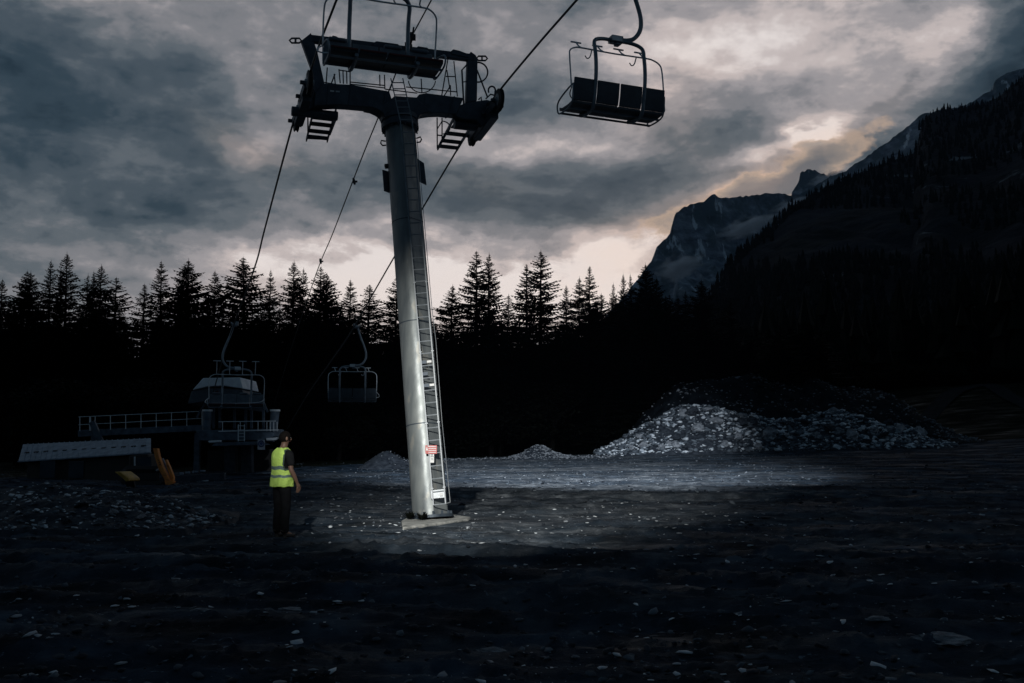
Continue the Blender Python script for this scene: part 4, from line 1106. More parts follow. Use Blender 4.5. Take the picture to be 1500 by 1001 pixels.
# ------------------------------------------------------------------ valley station (far left)
SY_ = 56.
def S(px, py, d=0.): return at(px, py, SY_+d)
def PB(mb, px, py, qx, qy, d, w, hgt=None):     # horizontal/vertical bar between two pixels at depth SY_+d
    mb.bar(S(px, py, d), S(qx, qy, d), w, hgt or w, (0, 1, 0))
def plate(mb, poly, d, depth): mb.prism([S(x, y, d) for x, y in poly], (0, 1, 0), depth)
st_base = S(345, 715); st_base[2] = float(gbase(st_base[0], SY_))
st = thing('valley_station', 'dark chairlift valley station with pale hood roof, behind the person at left', 'lift station', st_base)
mb = MB(); plate(mb, [(296, 574), (311, 557), (364, 556), (368, 572), (340, 568), (318, 569)], -.6, 3.4)
hood = mesh_obj('hood_roof', mb, M['hood'], st, bevel=.04)
mb = MB(); plate(mb, [(291, 594), (296, 576), (318, 570.5), (368, 573.5), (378, 598), (372, 602), (318, 590)], -.2, 3.8)
mesh_obj('hood_side', mb, M['seat_dark'], st, bevel=.03)
mb = MB(); plate(mb, [(312, 576), (320, 572), (319, 585), (313, 592)], -2.3, .1); mesh_obj('hood_stripe', mb, M['seat_red'], hood)
mb = MB(); PB(mb, 288, 612, 303, 586, -1.5, .10); PB(mb, 385, 587, 392, 604, -1.5, .10); mesh_obj('hood_strut', mb, M['station_steel'], st)
for x in (313, 322, 343.5, 360, 368.5, 386): 
    mb = MB(); PB(mb, x, 597, x, 628, -.5, .13); mesh_obj('post', mb, M['station_steel'], st)
for (x0, x1, lab) in ((300, 306, 0), (397, 403, 1)):
    mb = MB(); sl = 3 if lab else 1
    mb.tube([S(x0+2, 641, -2), S((x0+x1)/2+sl, 603, -2)], .24, 16); cp = mesh_obj('guide_column', mb, M['station_steel'], st)
    mb = MB(); mb.cyl(S((x0+x1)/2+sl, 601.5, -2), z_, .28, .10, 18); mesh_obj('column_cap', mb, M['bar_metal'], cp)
mb = MB(); plate(mb, [(298, 631), (408, 629), (410, 640), (395, 645), (300, 646)], -1.5, 2.6)
dk = mesh_obj('service_platform', mb, M['station_steel'], st, bevel=.03)
mb = MB(); plate(mb, [(320, 649), (384, 647), (392, 652), (316, 654)], -2.4, 1.6); mesh_obj('lower_platform', mb, M['station_steel'], st, bevel=.03)
mb = MB(); PB(mb, 320, 632, 408, 630, -2.9, .05); PB(mb, 320, 618, 404, 617, -2.9, .04)
for x in (326, 352, 378, 391, 396, 401, 406): PB(mb, x, 618, x, 632, -2.9, .035)
mesh_obj('platform_rail', mb, M['bar_metal'], st)
for q_ in ([(306, 646), (324, 645), (324, 648), (307, 649)], [(391, 642), (408, 641), (405, 645), (391, 645.5)]):
    mb = MB(); plate(mb, q_, -3.1, .3); mesh_obj('walk_plate', mb, M['hood'], st, bevel=.02)
mb = MB()
for x in (349, 358): PB(mb, x, 622, x, 647, -3.0, .045)
for y in (624, 630, 635, 640, 645): PB(mb, 349, y, 358, y, -3.0, .03)
mesh_obj('platform_ladder', mb, M['bar_metal'], st)
mb = MB(); mb.cyl(S(350, 644, 1), (0, .03, 1), 2.0, .25, 40, [(1.7, -.12), (2.0, -.1), (1.94, 0), (2.0, .1), (1.7, .12)]); mesh_obj('bullwheel', mb, M['station_steel'], st)
for x in (338, 362):
    mb = MB(); p, q = S(x, 652, 0), S(x, 722, 0); q[2] = -.1; mb.bar(p, q, .55, .6, (0, 1, 0)); mesh_obj('support_leg', mb, M['galv_dark'], st, bevel=.02)
mb = MB(); plate(mb, [(305, 660), (400, 658), (400, 690), (305, 692)], 3.0, .3); mesh_obj('rear_wall', mb, M['wood'], st)
mb = MB(); plate(mb, [(377.5, 644.5), (388, 644.5), (388, 659), (377.5, 659)], -3.4, .05); bs = mesh_obj('notice_board', mb, M['roof'], st)
mb = MB(); mb.tube([S(382.8+4*math.cos(t), 650+4*math.sin(t), -3.45) for t in np.linspace(0, 6.283, 25)[:-1]], .035, 6, closed=True); mb.cyl(S(382.8, 650, -3.44), (0, 1, 0), .075, .03, 16)
mesh_obj('round_symbol', mb, M['blue'], bs)
for q_ in ([(366, 694), (399, 692), (399, 712), (366, 713)],):
    mb = MB(); plate(mb, q_, -2, 1.6); mesh_obj('machine_housing', mb, M['station_steel'], st, bevel=.04)
# long garage gantry with railing
gt_b = S(200, 715, 0); gt_b[2] = 0
gt = thing('garaging_gantry', 'long raised steel gantry with railing left of the valley station', 'gantry', gt_b)
mb = MB(); mb.bar(S(115, 636, -1), S(303, 627, -1), .16, .30, (0, 1, 0)); mb.bar(S(115, 634, 1), S(303, 626, 1), .16, .3, (0, 1, 0)); mesh_obj('gantry_beam', mb, M['station_steel'], gt)
mb = MB()
for i in range(9):
    t = i/8; x = 117+(296-117)*t; y0 = 636-9*t; mb.tube([S(x, y0, -1), S(x, 611-8*t, -1)], .022, 6)
for dy in (0, 11.5): mb.tube([S(115, 611+dy, -1), S(300, 602.5+dy*.9, -1)], .02, 6)
mb.tube([S(132, 611, -1), S(132, 636, -1)], .05, 6)
mesh_obj('gantry_railing', mb, M['bar_metal'], gt)
mb = MB(); mb.bar(S(135, 618, -1.2), S(170, 698, -1.2), .22, .3, (0, 1, 0)); mesh_obj('diagonal_strut', mb, M['station_steel'], gt)
for x in (139, 290):
    mb = MB(); p = S(x, 634, 0); q = p.copy(); q[2] = -.1; mb.bar(p, q, .3, .3, (0, 1, 0)); mesh_obj('gantry_leg', mb, M['station_steel'], gt)
# shed with pale sheet roof
sb = at(125, 700, 50); sb[2] = 0
sh = thing('shed', 'low dark shed with a long pale sheet-metal roof below the gantry', 'shed', sb)
mb = MB()
a, b, c, d = at(34, 652, 50), at(221, 643, 48), at(221, 664, 45.5), at(27, 677, 47.5)
mb.prism([a, b, c, d], np.cross(b-a, d-a)/np.linalg.norm(np.cross(b-a, d-a)), .06)
rf = mesh_obj('roof', mb, M['roof'], sh)
mb = MB()
nrm = np.cross(b-a, d-a); nrm /= np.linalg.norm(nrm); nrm = nrm if nrm[2] > 0 else -nrm
for k in range(1, 24):
    t = k/24; p = a*(1-t)+b*t; q = d*(1-t)+c*t; mb.bar(p+nrm*.05, q+nrm*.05, .035, .035, nrm)
mesh_obj('roof_rib', mb, M['roof'], rf)
for k in range(13):
    mb = MB(); t = (k+.7)/13.4; p = (a*(1-t)+b*t)*.45+(d*(1-t)+c*t)*.55; mb.box(p+nrm*.06, (.22, .08, .05), ((b-a)/np.linalg.norm(b-a), np.cross(nrm, (b-a)/np.linalg.norm(b-a)), nrm)); mesh_obj('snow_stop', mb, M['rubber'], rf)
mb = MB(); mb.bar(d+nrm*.02, c+nrm*.02, .05, .12, z_); mesh_obj('gutter', mb, M['roof'], rf)
mb = MB()
w0 = [d+np.array([.3, .3, 0]), c+np.array([-.15, .3, 0]), b+np.array([-.15, 0, 0]), a+np.array([.3, 0, 0])]
vs = [np.array([p[0], p[1], -.1]) for p in w0]+[p-z_*.08 for p in w0]
mb.add(vs, [(0, 1, 5, 4), (1, 2, 6, 5), (2, 3, 7, 6), (3, 0, 4, 7)]); wl = mesh_obj('wall', mb, M['wood'], sh, smooth=False)
for px in (70, 112):
    mb = MB(); mb.box(at(px, 688, 46.85), (.7, .08, .8)); mesh_obj('window', mb, M['glass'], wl)
# digger
eb = at(225, 712, 40); eb[2] = gz(eb[0], 40)
ex = thing('excavator', 'orange excavator with its folded arm standing in the dark beside the shed', 'excavator', eb)
def E_(px, py, d=0): return at(px, py, 40+d)
mb = MB(); mb.prism([E_(x, y) for x, y in [(225.5, 657), (232, 657), (234, 668), (240, 684), (249, 702), (252, 706), (247, 709), (243, 704), (234, 688), (229, 672)]], (0, 1, 0), .26)
bm_ = mesh_obj('boom', mb, M['orange'], ex, bevel=.012)
mb = MB(); r = np.random.default_rng(4)
for k, (x, y) in enumerate(((232.3, 674.2), (233.6, 677.4), (234.8, 680.8))):
    mb.bar(E_(x-1.3, y-.9, -.14), E_(x+1.1, y+.9, -.14), .055, .012, (0, 1, 0)); mb.bar(E_(x-1.2, y+.8, -.14), E_(x+.9, y-.9, -.14), .02, .012, (0, 1, 0))
mesh_obj('boom_marking', mb, M['seat_red'], bm_)
mb = MB(); mb.prism([E_(x, y, .1) for x, y in [(242.5, 674), (245, 673.5), (252, 690), (255.5, 699), (254.5, 706), (251.5, 706), (250, 698), (246, 686)]], (0, 1, 0), .20); mesh_obj('arm', mb, M['orange'], ex, bevel=.01)
mb = MB(); mb.prism([E_(x, y) for x, y in [(243, 704), (256, 705), (253, 712), (249, 716), (245, 712)]], (0, 1, 0), .34); mesh_obj('bucket_link', mb, M['orange'], ex, bevel=.01)
mb = MB(); mb.prism([E_(x, y, -.05) for x, y in [(249, 711), (258, 708), (262, 716), (256, 721), (248, 720)]], (0, 1, 0), .6); mesh_obj('bucket', mb, M['rubber'], ex, bevel=.02)
mb = MB(); mb.tube([E_(238, 672, .3), E_(251, 699, .3)], .045, 8); mb.tube([E_(229, 690, .2), E_(237, 686, .2)], .05, 8); mesh_obj('hydraulic_ram', mb, M['galv'], ex)
mb = MB(); mb.prism([E_(x, y, 1.3) for x, y in [(196, 668), (224, 665), (226, 704), (196, 706)]], (0, 1, 0), 1.1); cab = mesh_obj('cab', mb, M['rubber'], ex, bevel=.05)
mb = MB(); mb.prism([E_(x, y, .72) for x, y in [(200, 671), (221, 669), (222, 690), (200, 691)]], (0, 1, 0), .03); mesh_obj('cab_window', mb, M['glass'], cab)
mb = MB(); mb.bar(E_(197.5, 669, .7), E_(197.5, 697, .7), .05, .05, (0, 1, 0)); mesh_obj('cab_pillar', mb, M['bar_metal'], cab)
for dd in (.5, 2.2):
    mb = MB(); c0_, c1_ = E_(192, 712, dd), E_(232, 712, dd)
    c0_[2] = c1_[2] = eb[2]+.32
    mb.tube([c0_+z_*.3*math.sin(t)+np.array([-.3*math.cos(t), 0, 0]) for t in np.linspace(-1.57, 1.57, 10)]+[c1_+z_*.3*math.sin(t)+np.array([.3*math.cos(t), 0, 0]) for t in np.linspace(1.57, -1.57, 10)], .16, 6, closed=True)
    mb.box((c0_+c1_)/2, (c1_[0]-c0_[0], .2, .3)); mesh_obj('track', mb, M['rubber'], ex)
yb = at(187, 706, 36); yb[2] = gz(yb[0], 36)
yl = thing('loader_bucket', 'yellow sloping machine blade poking up behind the rubble bank at left', 'machine blade', yb)
mb = MB(); mb.prism([at(x, y, 36) for x, y in [(176, 691), (184, 691), (196, 700), (197.5, 704), (193, 705.5), (186, 699)]], (.2, 1, 0), .7); bb = mesh_obj('blade', mb, M['yellow'], yl, bevel=.02)
mb = MB(); mb.bar(at(190, 702, 36.4), np.array([at(190, 702, 36.4)[0], 36.6, yb[2]]), .12, .3, (0, 1, 0)); mesh_obj('blade_arm', mb, M['rubber'], yl)
# low barrier & pipes right of excavator
bb_ = at(295, 712, 46); bb_[2] = 0
br_ = thing('site_barrier', 'low grey site wall with a pale rail between excavator and station', 'barrier', bb_)
mb = MB(); mb.prism([at(x, y, 46) for x, y in [(258, 697), (330, 693), (331, 714), (258, 717)]], (0, 1, 0), .3); mesh_obj('barrier_wall', mb, M['galv_dark'], br_, bevel=.02)
mb = MB(); mb.bar(at(271, 708.5, 45.75), at(304, 705, 45.75), .06, .09, (0, 1, 0)); mb.bar(at(303.6, 703.5, 45.72), at(303.6, 706, 45.72), .07, .09, (0, 1, 0)); mesh_obj('pale_rail', mb, M['hood'], br_)
mb = MB()
for (x, y, w_, h_) in ((266, 694, .16, .10), (275, 692.5, .2, .08), (283, 691.5, .06, .1), (288, 691, .14, .06), (297, 690, .22, .07)): mb.box(at(x, y, 45.9), (w_, .12, h_))
mesh_obj('coping_block', mb, M['roof'], br_, bevel=.01)

# ------------------------------------------------------------------ person
px0 = at(411, 787, 17.2); PX, PY = px0[0], 17.2
PZ = gz(PX, PY)
per = thing('person', 'person in a yellow-green hi-vis vest and dark clothes, standing, seen from behind', 'person', (PX, PY, PZ+.0), 0)
def skinned(name, verts, edges, radii, mt, parent, root=0, sub=2):
    me = bpy.data.meshes.new(name); me.from_pydata(verts, edges, []); me.materials.append(mt)
    o = bpy.data.objects.new(name, me); COL.objects.link(o); o.parent = parent
    sk = o.modifiers.new('skin', 'SKIN'); sk.use_smooth_shade = True; sk.branch_smoothing = .3
    for i, v in enumerate(me.skin_vertices[0].data):
        rr = radii[i]; v.radius = rr if hasattr(rr, '__len__') else (rr, rr); v.use_root = (i == root)
    sb = o.modifiers.new('sub', 'SUBSURF'); sb.levels = sub; sb.render_levels = sub
    return o
# facing: away from the viewer and turned right.  f = forward, s = the person's right-hand side
fa = R(-38); f2 = Vector((math.sin(-fa), math.cos(fa), 0)); s2 = Vector((f2.y, -f2.x, 0))
def B(s, f, z): v = s2*s+f2*f; return (v.x, v.y, z)
J = {}; V = []; Ed = []; Rd = []
def j(n, co, rr, par=None):
    J[n] = len(V); V.append(co); Rd.append(rr)
    if par: Ed.append((J[par], J[n]))
j('pelvis', B(0, 0, .96), (.15, .115)); j('waist', B(0, 0, 1.12), (.14, .105), 'pelvis'); j('chest', B(0, .01, 1.30), (.165, .12), 'waist'); j('neckb', B(0, 0, 1.46), (.08, .07), 'chest')
j('neck', B(0, .01, 1.53), .055, 'neckb'); j('jaw', B(.01, .045, 1.60), (.06, .065), 'neck'); j('head', B(.01, .04, 1.68), (.078, .092), 'jaw'); j('crown', B(.01, .03, 1.755), (.055, .065), 'head')
for sd, nm in ((1, 'r'), (-1, 'l')):
    j('sh'+nm, B(.17*sd, 0, 1.43), .062, 'neckb'); 
    e = B(.245*sd, -.01 if sd > 0 else .03, 1.14); w = B(.25*sd, .12 if sd > 0 else .12, .93)
    j('ua'+nm, B(.22*sd, -.01, 1.30), .055, 'sh'+nm); j('el'+nm, e, .043, 'ua'+nm); j('fa'+nm, B(.255*sd, .05, 1.05), .042, 'el'+nm); j('wr'+nm, w, .027, 'fa'+nm); j('palm'+nm, B(.25*sd, .155, .87), (.042, .022), 'wr'+nm)
    for k, (ds, L_) in enumerate(((-.03, .075), (-.01, .085), (.01, .08), (.03, .062))):
        b0 = B(.25*sd+.0, .165+ds*.9, .835); j('fk%d%s' % (k, nm), B(.25*sd, .155+ds*1.05, .835), .011, 'palm'+nm)
        j('ft%d%s' % (k, nm), B(.25*sd-.012*sd, .165+ds*1.1, .835-L_*.55), .010, 'fk%d%s' % (k, nm)); j('fu%d%s' % (k, nm), B(.25*sd-.03*sd, .165+ds*1.1, .835-L_), .008, 'ft%d%s' % (k, nm))
    j('th'+nm, B(.235*sd, .20, .87), .013, 'palm'+nm); j('tt'+nm, B(.225*sd, .225, .83), .010, 'th'+nm)
    j('hip'+nm, B(.09*sd, 0, .90), .105, 'pelvis'); j('kn'+nm, B(.10*sd, .02, .50), .062, 'hip'+nm); j('ca'+nm, B(.10*sd, -.01, .32), .058, 'kn'+nm); j('an'+nm, B(.10*sd, 0, .09), .042, 'ca'+nm); j('toe'+nm, B(.12*sd, .15, .035), .035, 'an'+nm)
body = skinned('body', V, Ed, Rd, M['skin'], per)
tag(body)
# trousers
V, Ed, Rd, J = [], [], [], {}
j('p', B(0, 0, .97), (.165, .128)); j('w', B(0, 0, 1.06), (.155, .12), 'p')
for sd, nm in ((1, 'r'), (-1, 'l')):
    j('h'+nm, B(.088*sd, 0, .86), .115, 'p'); j('m'+nm, B(.095*sd, .01, .68), .098, 'h'+nm); j('k'+nm, B(.10*sd, .02, .49), .082, 'm'+nm); j('c'+nm, B(.10*sd, 0, .28), .078, 'k'+nm); j('a'+nm, B(.10*sd, 0, .06), .076, 'c'+nm)
skinned('trousers', V, Ed, Rd, M['trousers'], per)
# shirt with short sleeves
V, Ed, Rd, J = [], [], [], {}
j('c', B(0, .005, 1.26), (.172, .13)); j('b', B(0, 0, 1.02), (.16, .125), 'c'); j('n', B(0, 0, 1.44), (.12, .095), 'c'); j('nn', B(0, 0, 1.49), (.07, .066), 'n')
for sd, nm in ((1, 'r'), (-1, 'l')):
    j('s'+nm, B(.175*sd, 0, 1.43), .090, 'n'); j('u'+nm, B(.225*sd, -.01, 1.30), .074, 's'+nm); j('e'+nm, B(.245*sd, -.01, 1.19), .070, 'u'+nm)
skinned('shirt', V, Ed, Rd, M['shirt'], per)
for sd in (1, -1):
    V, Ed, Rd, J = [], [], [], {}
    j('h', B(.10*sd, -.045, .05), (.045, .05)); j('m', B(.105*sd, .05, .05), .048, 'h'); j('t', B(.115*sd, .165, .035), (.045, .034), 'm'); j('tt', B(.12*sd, .21, .03), (.035, .026), 't'); j('a', B(.10*sd, -.03, .14), .054, 'h')
    skinned('boot', V, Ed, Rd, M['shoe'], per)
# hi-vis vest: shaped shell with arm holes
mb = MB(); nz, na = 44, 72
prof = [(.86, .192, .165), (.92, .190, .162), (1.02, .182, .150), (1.14, .180, .146), (1.26, .196, .150), (1.36, .204, .146), (1.42, .196, .132), (1.465, .160, .108), (1.50, .100, .082), (1.515, .078, .074)]
zz = np.linspace(.86, 1.515, nz); Wd = np.interp(zz, [p[0] for p in prof], [p[1] for p in prof]); Dp = np.interp(zz, [p[0] for p in prof], [p[2] for p in prof])
vs = []; rj = np.random.default_rng(5); folds = rj.random(4)*6
for i in range(nz):
    for k in range(na):
        a = 6.2832*k/na; fold = 1+.018*math.sin(a*5+folds[0]+zz[i]*9)+.014*math.sin(a*9+folds[1]-zz[i]*14)+.02*math.sin(a*2+zz[i]*7)+(.03*math.sin(a*7+folds[2]) if zz[i] < .98 else 0)
        ex_ = .78
        cs, sn = math.cos(a), math.sin(a)
        v = B(Wd[i]*fold*np.sign(cs)*abs(cs)**ex_, Dp[i]*fold*np.sign(sn)*abs(sn)**ex_, zz[i]+.006*math.sin(a*6+folds[3])); vs.append(v)
fs = []; ms = []
for i in range(nz-1):
    z0 = (zz[i]+zz[i+1])/2
    for k in range(na):
        a = 6.2832*(k+.5)/na; lat = abs(math.cos(a)); dxx = abs(math.sin(a))
        hole = z0 > 1.16 and z0 < 1.475 and lat > (.80+.16*abs((z0-1.32)/.17)**3 if True else 1)
        trim = z0 > 1.13 and z0 < 1.49 and lat > .72+.12*abs((z0-1.32)/.17)**3
        if hole: continue
        l = (k+1) % na; fs.append((i*na+k, i*na+l, (i+1)*na+l, (i+1)*na+k))
        ms.append(2 if trim else (1 if (1.005 < z0 < 1.055 or 1.155 < z0 < 1.205) else 0))
off = np.array(parent_world(per)); mb.add([np.array(v)+off for v in vs], fs); mb.m = ms
vo = mesh_obj('hi_vis_vest', mb, [M['vest'], M['tape'], M['vest_trim']], per)
so = vo.modifiers.new('thick', 'SOLIDIFY'); so.thickness = .008; so.offset = 1
# head details
hc = Vector(B(.012, .035, 1.685)); la = fa-R(12)     # face looks slightly further right
hf = Vector((math.sin(-fa+R(18)), math.cos(fa-R(18)), 0)); hs = Vector((hf.y, -hf.x, 0))
mb = MB()
vs = []; fs = []
n1, n2 = 14, 24
for i in range(n1+1):
    th = math.pi*.72*i/n1
    for k in range(n2):
        a = 6.2832*k/n2; d = hs*math.cos(a)+hf*math.sin(a)
        front = max(0, math.sin(a)); tt = th*(1-.42*front)
        v = hc+d*(math.sin(tt)*(.088+.016*abs(math.sin(a))))+Vector((0, 0, math.cos(tt)*.112+.012)); vs.append(np.array(v)+off)
for i in range(n1):
    for k in range(n2): l = (k+1) % n2; fs.append((i*n2+k, i*n2+l, (i+1)*n2+l, (i+1)*n2+k))
mb.add(vs, fs); ho = mesh_obj('hair', mb, M['hair'], per); so = ho.modifiers.new('thick', 'SOLIDIFY'); so.thickness = .008; so.offset = 1
def blob(name, c, ax, sc, mt):
    m = MB(); n1, n2 = 8, 12; vs = []; fs = []
    for i in range(n1+1):
        th = math.pi*i/n1
        for k in range(n2): a = 6.2832*k/n2; d = Vector((math.sin(th)*math.cos(a)*sc[0], math.sin(th)*math.sin(a)*sc[1], math.cos(th)*sc[2])); vs.append(np.array(c+hs*d.x+hf*d.y+Vector((0, 0, d.z)))+off)
    for i in range(n1):
        for k in range(n2): l = (k+1) % n2; fs.append((i*n2+k, i*n2+l, (i+1)*n2+l, (i+1)*n2+k))
    m.add(vs, fs); return mesh_obj(name, m, mt, per)
blob('ear', hc+hs*.085+Vector((0, 0, -.01)), 0, (.012, .022, .034), M['skin']); blob('ear', hc-hs*.085+Vector((0, 0, -.01)), 0, (.012, .022, .034), M['skin'])
blob('nose', hc+hf*.10+Vector((0, 0, -.015)), 0, (.014, .022, .026), M['skin']); blob('mouth', hc+hf*.088+Vector((0, 0, -.058)), 0, (.024, .01, .007), M['seat_red'])
for s in (-1, 1): blob('eye', hc+hf*.088+hs*.032*s+Vector((0, 0, .008)), 0, (.013, .008, .009), M['white'])

# ------------------------------------------------------------------ air, mist
def volume_mat(name, dens, col, noise=None, aniso=.0):
    m = bpy.data.materials.new(name); m.use_nodes = True; nt = m.node_tree; nt.nodes.clear()
    o = nt.nodes.new('ShaderNodeOutputMaterial'); v = nt.nodes.new('ShaderNodeVolumePrincipled'); v.inputs['Color'].default_value = (*col, 1); v.inputs['Density'].default_value = dens; v.inputs['Anisotropy'].default_value = aniso
    nt.links.new(v.outputs[0], o.inputs['Volume']); return m
def wisp(px, py, Y, wx, wz_, label):
    m = bpy.data.materials.new('mist'); m.use_nodes = True; nt = m.node_tree; nt.nodes.clear(); NN = nt.nodes
    o = NN.new('ShaderNodeOutputMaterial'); v = NN.new('ShaderNodeVolumePrincipled'); v.inputs['Color'].default_value = (.85, .92, 1, 1)
    t = NN.new('ShaderNodeTexCoord'); n = NN.new('ShaderNodeTexNoise'); n.inputs['Scale'].default_value = 2.6; n.inputs['Detail'].default_value = 6
    ln = NN.new('ShaderNodeVectorMath'); ln.operation = 'LENGTH'; nt.links.new(t.outputs['Object'], ln.inputs[0]); nt.links.new(t.outputs['Object'], n.inputs['Vector'])
    a = NN.new('ShaderNodeMath'); a.operation = 'SUBTRACT'; nt.links.new(n.outputs[0], a.inputs[0]); b = NN.new('ShaderNodeMath'); b.operation = 'MULTIPLY_ADD'; nt.links.new(ln.outputs['Value'], b.inputs[0]); b.inputs[1].default_value = .62; b.inputs[2].default_value = .05
    nt.links.new(b.outputs[0], a.inputs[1]); c = NN.new('ShaderNodeMath'); c.operation = 'MULTIPLY'; c.use_clamp = False; mxm = NN.new('ShaderNodeMath'); mxm.operation = 'MAXIMUM'; nt.links.new(a.outputs[0], mxm.inputs[0]); mxm.inputs[1].default_value = 0
    nt.links.new(mxm.outputs[0], c.inputs[0]); c.inputs[1].default_value = .13; nt.links.new(c.outputs[0], v.inputs['Density']); nt.links.new(v.outputs[0], o.inputs['Volume'])
    p = at(px, py, Y); mb = MB(); mb.cyl((0, 0, 0), (0, 0, 1), 1, 1, 20, [(.05, -.99), (.4, -.9), (.75, -.65), (.95, -.3), (1, 0), (.95, .3), (.75, .65), (.4, .9), (.05, .99)])
    ob = mesh_obj('mist', mb, m); ob.location = [float(c_) for c_ in p]; ob.scale = (wx, wx*.6, wz_); ob.rotation_euler = (0, R(-18), 0); tag(ob, label, 'mist', kind='stuff')
wisp(1095, 332, 2850, 120, 34, 'pale mist wisp drifting across the upper face of the cliff')
wisp(995, 392, 2900, 100, 48, 'pale mist patch low on the left foot of the cliff')
wisp(1160, 300, 3000, 90, 26, 'thin mist wisp in the notch right of the cliff')
wisp(1212, 262, 4150, 110, 40, 'low cloud wisp clinging to the small far peak')
HAZE = 0.000022
mb = MB(); mb.box((0, 2200, 1500), (9000, 7000, 3100+0)); hz = mesh_obj('haze', mb, volume_mat('air', HAZE, (.50, .68, 1.0)), smooth=False)
zlo, zhi = -60., 2600.
hz.data.vertices.foreach_set('co', np.array([(x, y, z) for x in (-7600., 7600.) for y in (-7400., 5200.) for z in (zlo, zhi)]).ravel()); hz.data.update()
tag(hz, 'thin blue evening air filling the valley', 'haze', kind='stuff')

# ------------------------------------------------------------------ sky
w = bpy.data.worlds.new('World'); SC.world = w; w.use_nodes = True
nt = w.node_tree; N = nt.nodes; L = nt.links; N.clear()
def mth(op, a, b=None, c=None, clamp=False):
    n = N.new('ShaderNodeMath'); n.operation = op; n.use_clamp = clamp
    for i, v in enumerate((a, b, c)):
        if v is None: continue
        if isinstance(v, (int, float)): n.inputs[i].default_value = v
        else: L.new(v, n.inputs[i])
    return n.outputs[0]
tc = N.new('ShaderNodeTexCoord'); dirv = tc.outputs['Generated']
def wn(scale, detail, stretch=(1, 1, 1), rot=(0, 0, 0), rough=.55, vec=None, dist=0):
    mp = N.new('ShaderNodeMapping'); mp.inputs['Scale'].default_value = stretch; mp.inputs['Rotation'].default_value = rot
    L.new(vec or dirv, mp.inputs[0]); n = N.new('ShaderNodeTexNoise'); n.inputs['Scale'].default_value = scale; n.inputs['Detail'].default_value = detail; n.inputs['Roughness'].default_value = rough; n.inputs['Distortion'].default_value = dist
    L.new(mp.outputs[0], n.inputs['Vector']); return n
# warp directions so the cloud banks get ragged edges
wz = wn(5, 6, (1, 1, 2.2), rough=.6)
vm = N.new('ShaderNodeVectorMath'); vm.operation = 'MULTIPLY_ADD'; L.new(wz.outputs['Color'], vm.inputs[0]); vm.inputs[1].default_value = (.17, .17, .12); vm.inputs[2].default_value = (-.085, -.085, -.06)
va = N.new('ShaderNodeVectorMath'); L.new(dirv, va.inputs[0]); L.new(vm.outputs[0], va.inputs[1])
sx = N.new('ShaderNodeSeparateXYZ'); L.new(va.outputs[0], sx.inputs[0])
az = mth('ARCTAN2', sx.outputs[0], sx.outputs[1]); el = mth('ARCSINE', sx.outputs[2])
def lobe(px, py, wpx, hpx, amp, rot=0):
    d = ray(px, py); d = d/np.linalg.norm(d); a0 = math.atan2(d[0], d[1]); e0 = math.asin(d[2])
    da = mth('SUBTRACT', az, a0); de = mth('SUBTRACT', el, e0); c, s = math.cos(rot), math.sin(rot)
    x = mth('ADD', mth('MULTIPLY', da, c), mth('MULTIPLY', de, s)); y = mth('SUBTRACT', mth('MULTIPLY', de, c), mth('MULTIPLY', da, s))
    x = mth('DIVIDE', x, wpx/F); y = mth('DIVIDE', y, hpx/F)
    q = mth('ADD', mth('MULTIPLY', x, x), mth('MULTIPLY', y, y))
    return mth('MULTIPLY', mth('EXPONENT', mth('MULTIPLY', q, -1)), amp)
LOBES = [(290, 195, 60, 70, -.08, 0), (300, 120, 120, 60, -.06, 0), (640, 60, 80, 40, -.05, 0),   # (px, py, half width, half height, amplitude, tilt)
 (150, 5, 90, 24, .12, 0), (10, 120, 150, 220, -.12, 0), (150, 210, 260, 85, -.125, -.2), (350, 210, 80, 22, .07, -.3), (420, 100, 130, 90, .03, 0), (90, 330, 240, 45, .05, 0),
 (470, 30, 180, 60, .05, 0), (740, 45, 120, 60, .04, 0), (800, 205, 170, 32, .22, 0), (680, 250, 120, 40, -.03, 0), (700, 310, 230, 42, -.10, 0), (880, 270, 160, 45, .02, 0), (1040, 225, 190, 42, -.10, .1),
 (1110, 30, 200, 80, .30, .35), (960, 60, 120, 50, .14, .2), (1230, 110, 160, 45, .22, .35), (1230, 150, 60, 16, .22, .4), (1210, 185, 40, 12, .25, .3), (1130, 195, 120, 16, .22, .25), (1380, 60, 120, 40, .16, .6), (1500, 60, 70, 90, -.20, 0), (1390, 170, 140, 55, -.05, .3), (1120, 150, 90, 30, -.11, .2), (1280, 125, 35, 18, -.22, .2),
 (1150, 240, 110, 34, .12, .5), (1090, 275, 60, 26, .20, .4), (1215, 215, 80, 26, -.10, .3), (1000, 300, 90, 26, .10, .3), (560, 395, 200, 46, .38, 0), (680, 460, 380, 66, .20, 0), (900, 400, 110, 45, .30, .3), (740, 425, 200, 40, .12, 0), (770, 385, 120, 12, -.10, .05), (640, 372, 90, 10, -.06, 0), (850, 408, 90, 8, -.08, .1), (400, 385, 90, 35, .12, 0), (860, 325, 120, 26, -.05, .1),
 (300, 420, 200, 50, .06, 0), (200, 500, 500, 60, .10, 0)]
tot = None
for l_ in LOBES:
    v = lobe(*l_); tot = v if tot is None else mth('ADD', tot, v)
n1_ = wn(3.4, 9, (1, 1, 2.6), (0, R(6), 0), .58, dist=.3).outputs[0]; n2_ = wn(9, 8, (1, 1, 2.2), (0, R(-10), 0), .6, dist=.4).outputs[0]
n3_ = wn(24, 6, (1, 1, 1.8), (0, R(-14), 0), .6).outputs[0]
n4_ = wn(60, 5, (1, 1, 1.6), (0, R(-14), 0), .6).outputs[0]
det = mth('ADD', mth('MULTIPLY', mth('SUBTRACT', n1_, .5), .66), mth('MULTIPLY', mth('SUBTRACT', n2_, .5), .66))
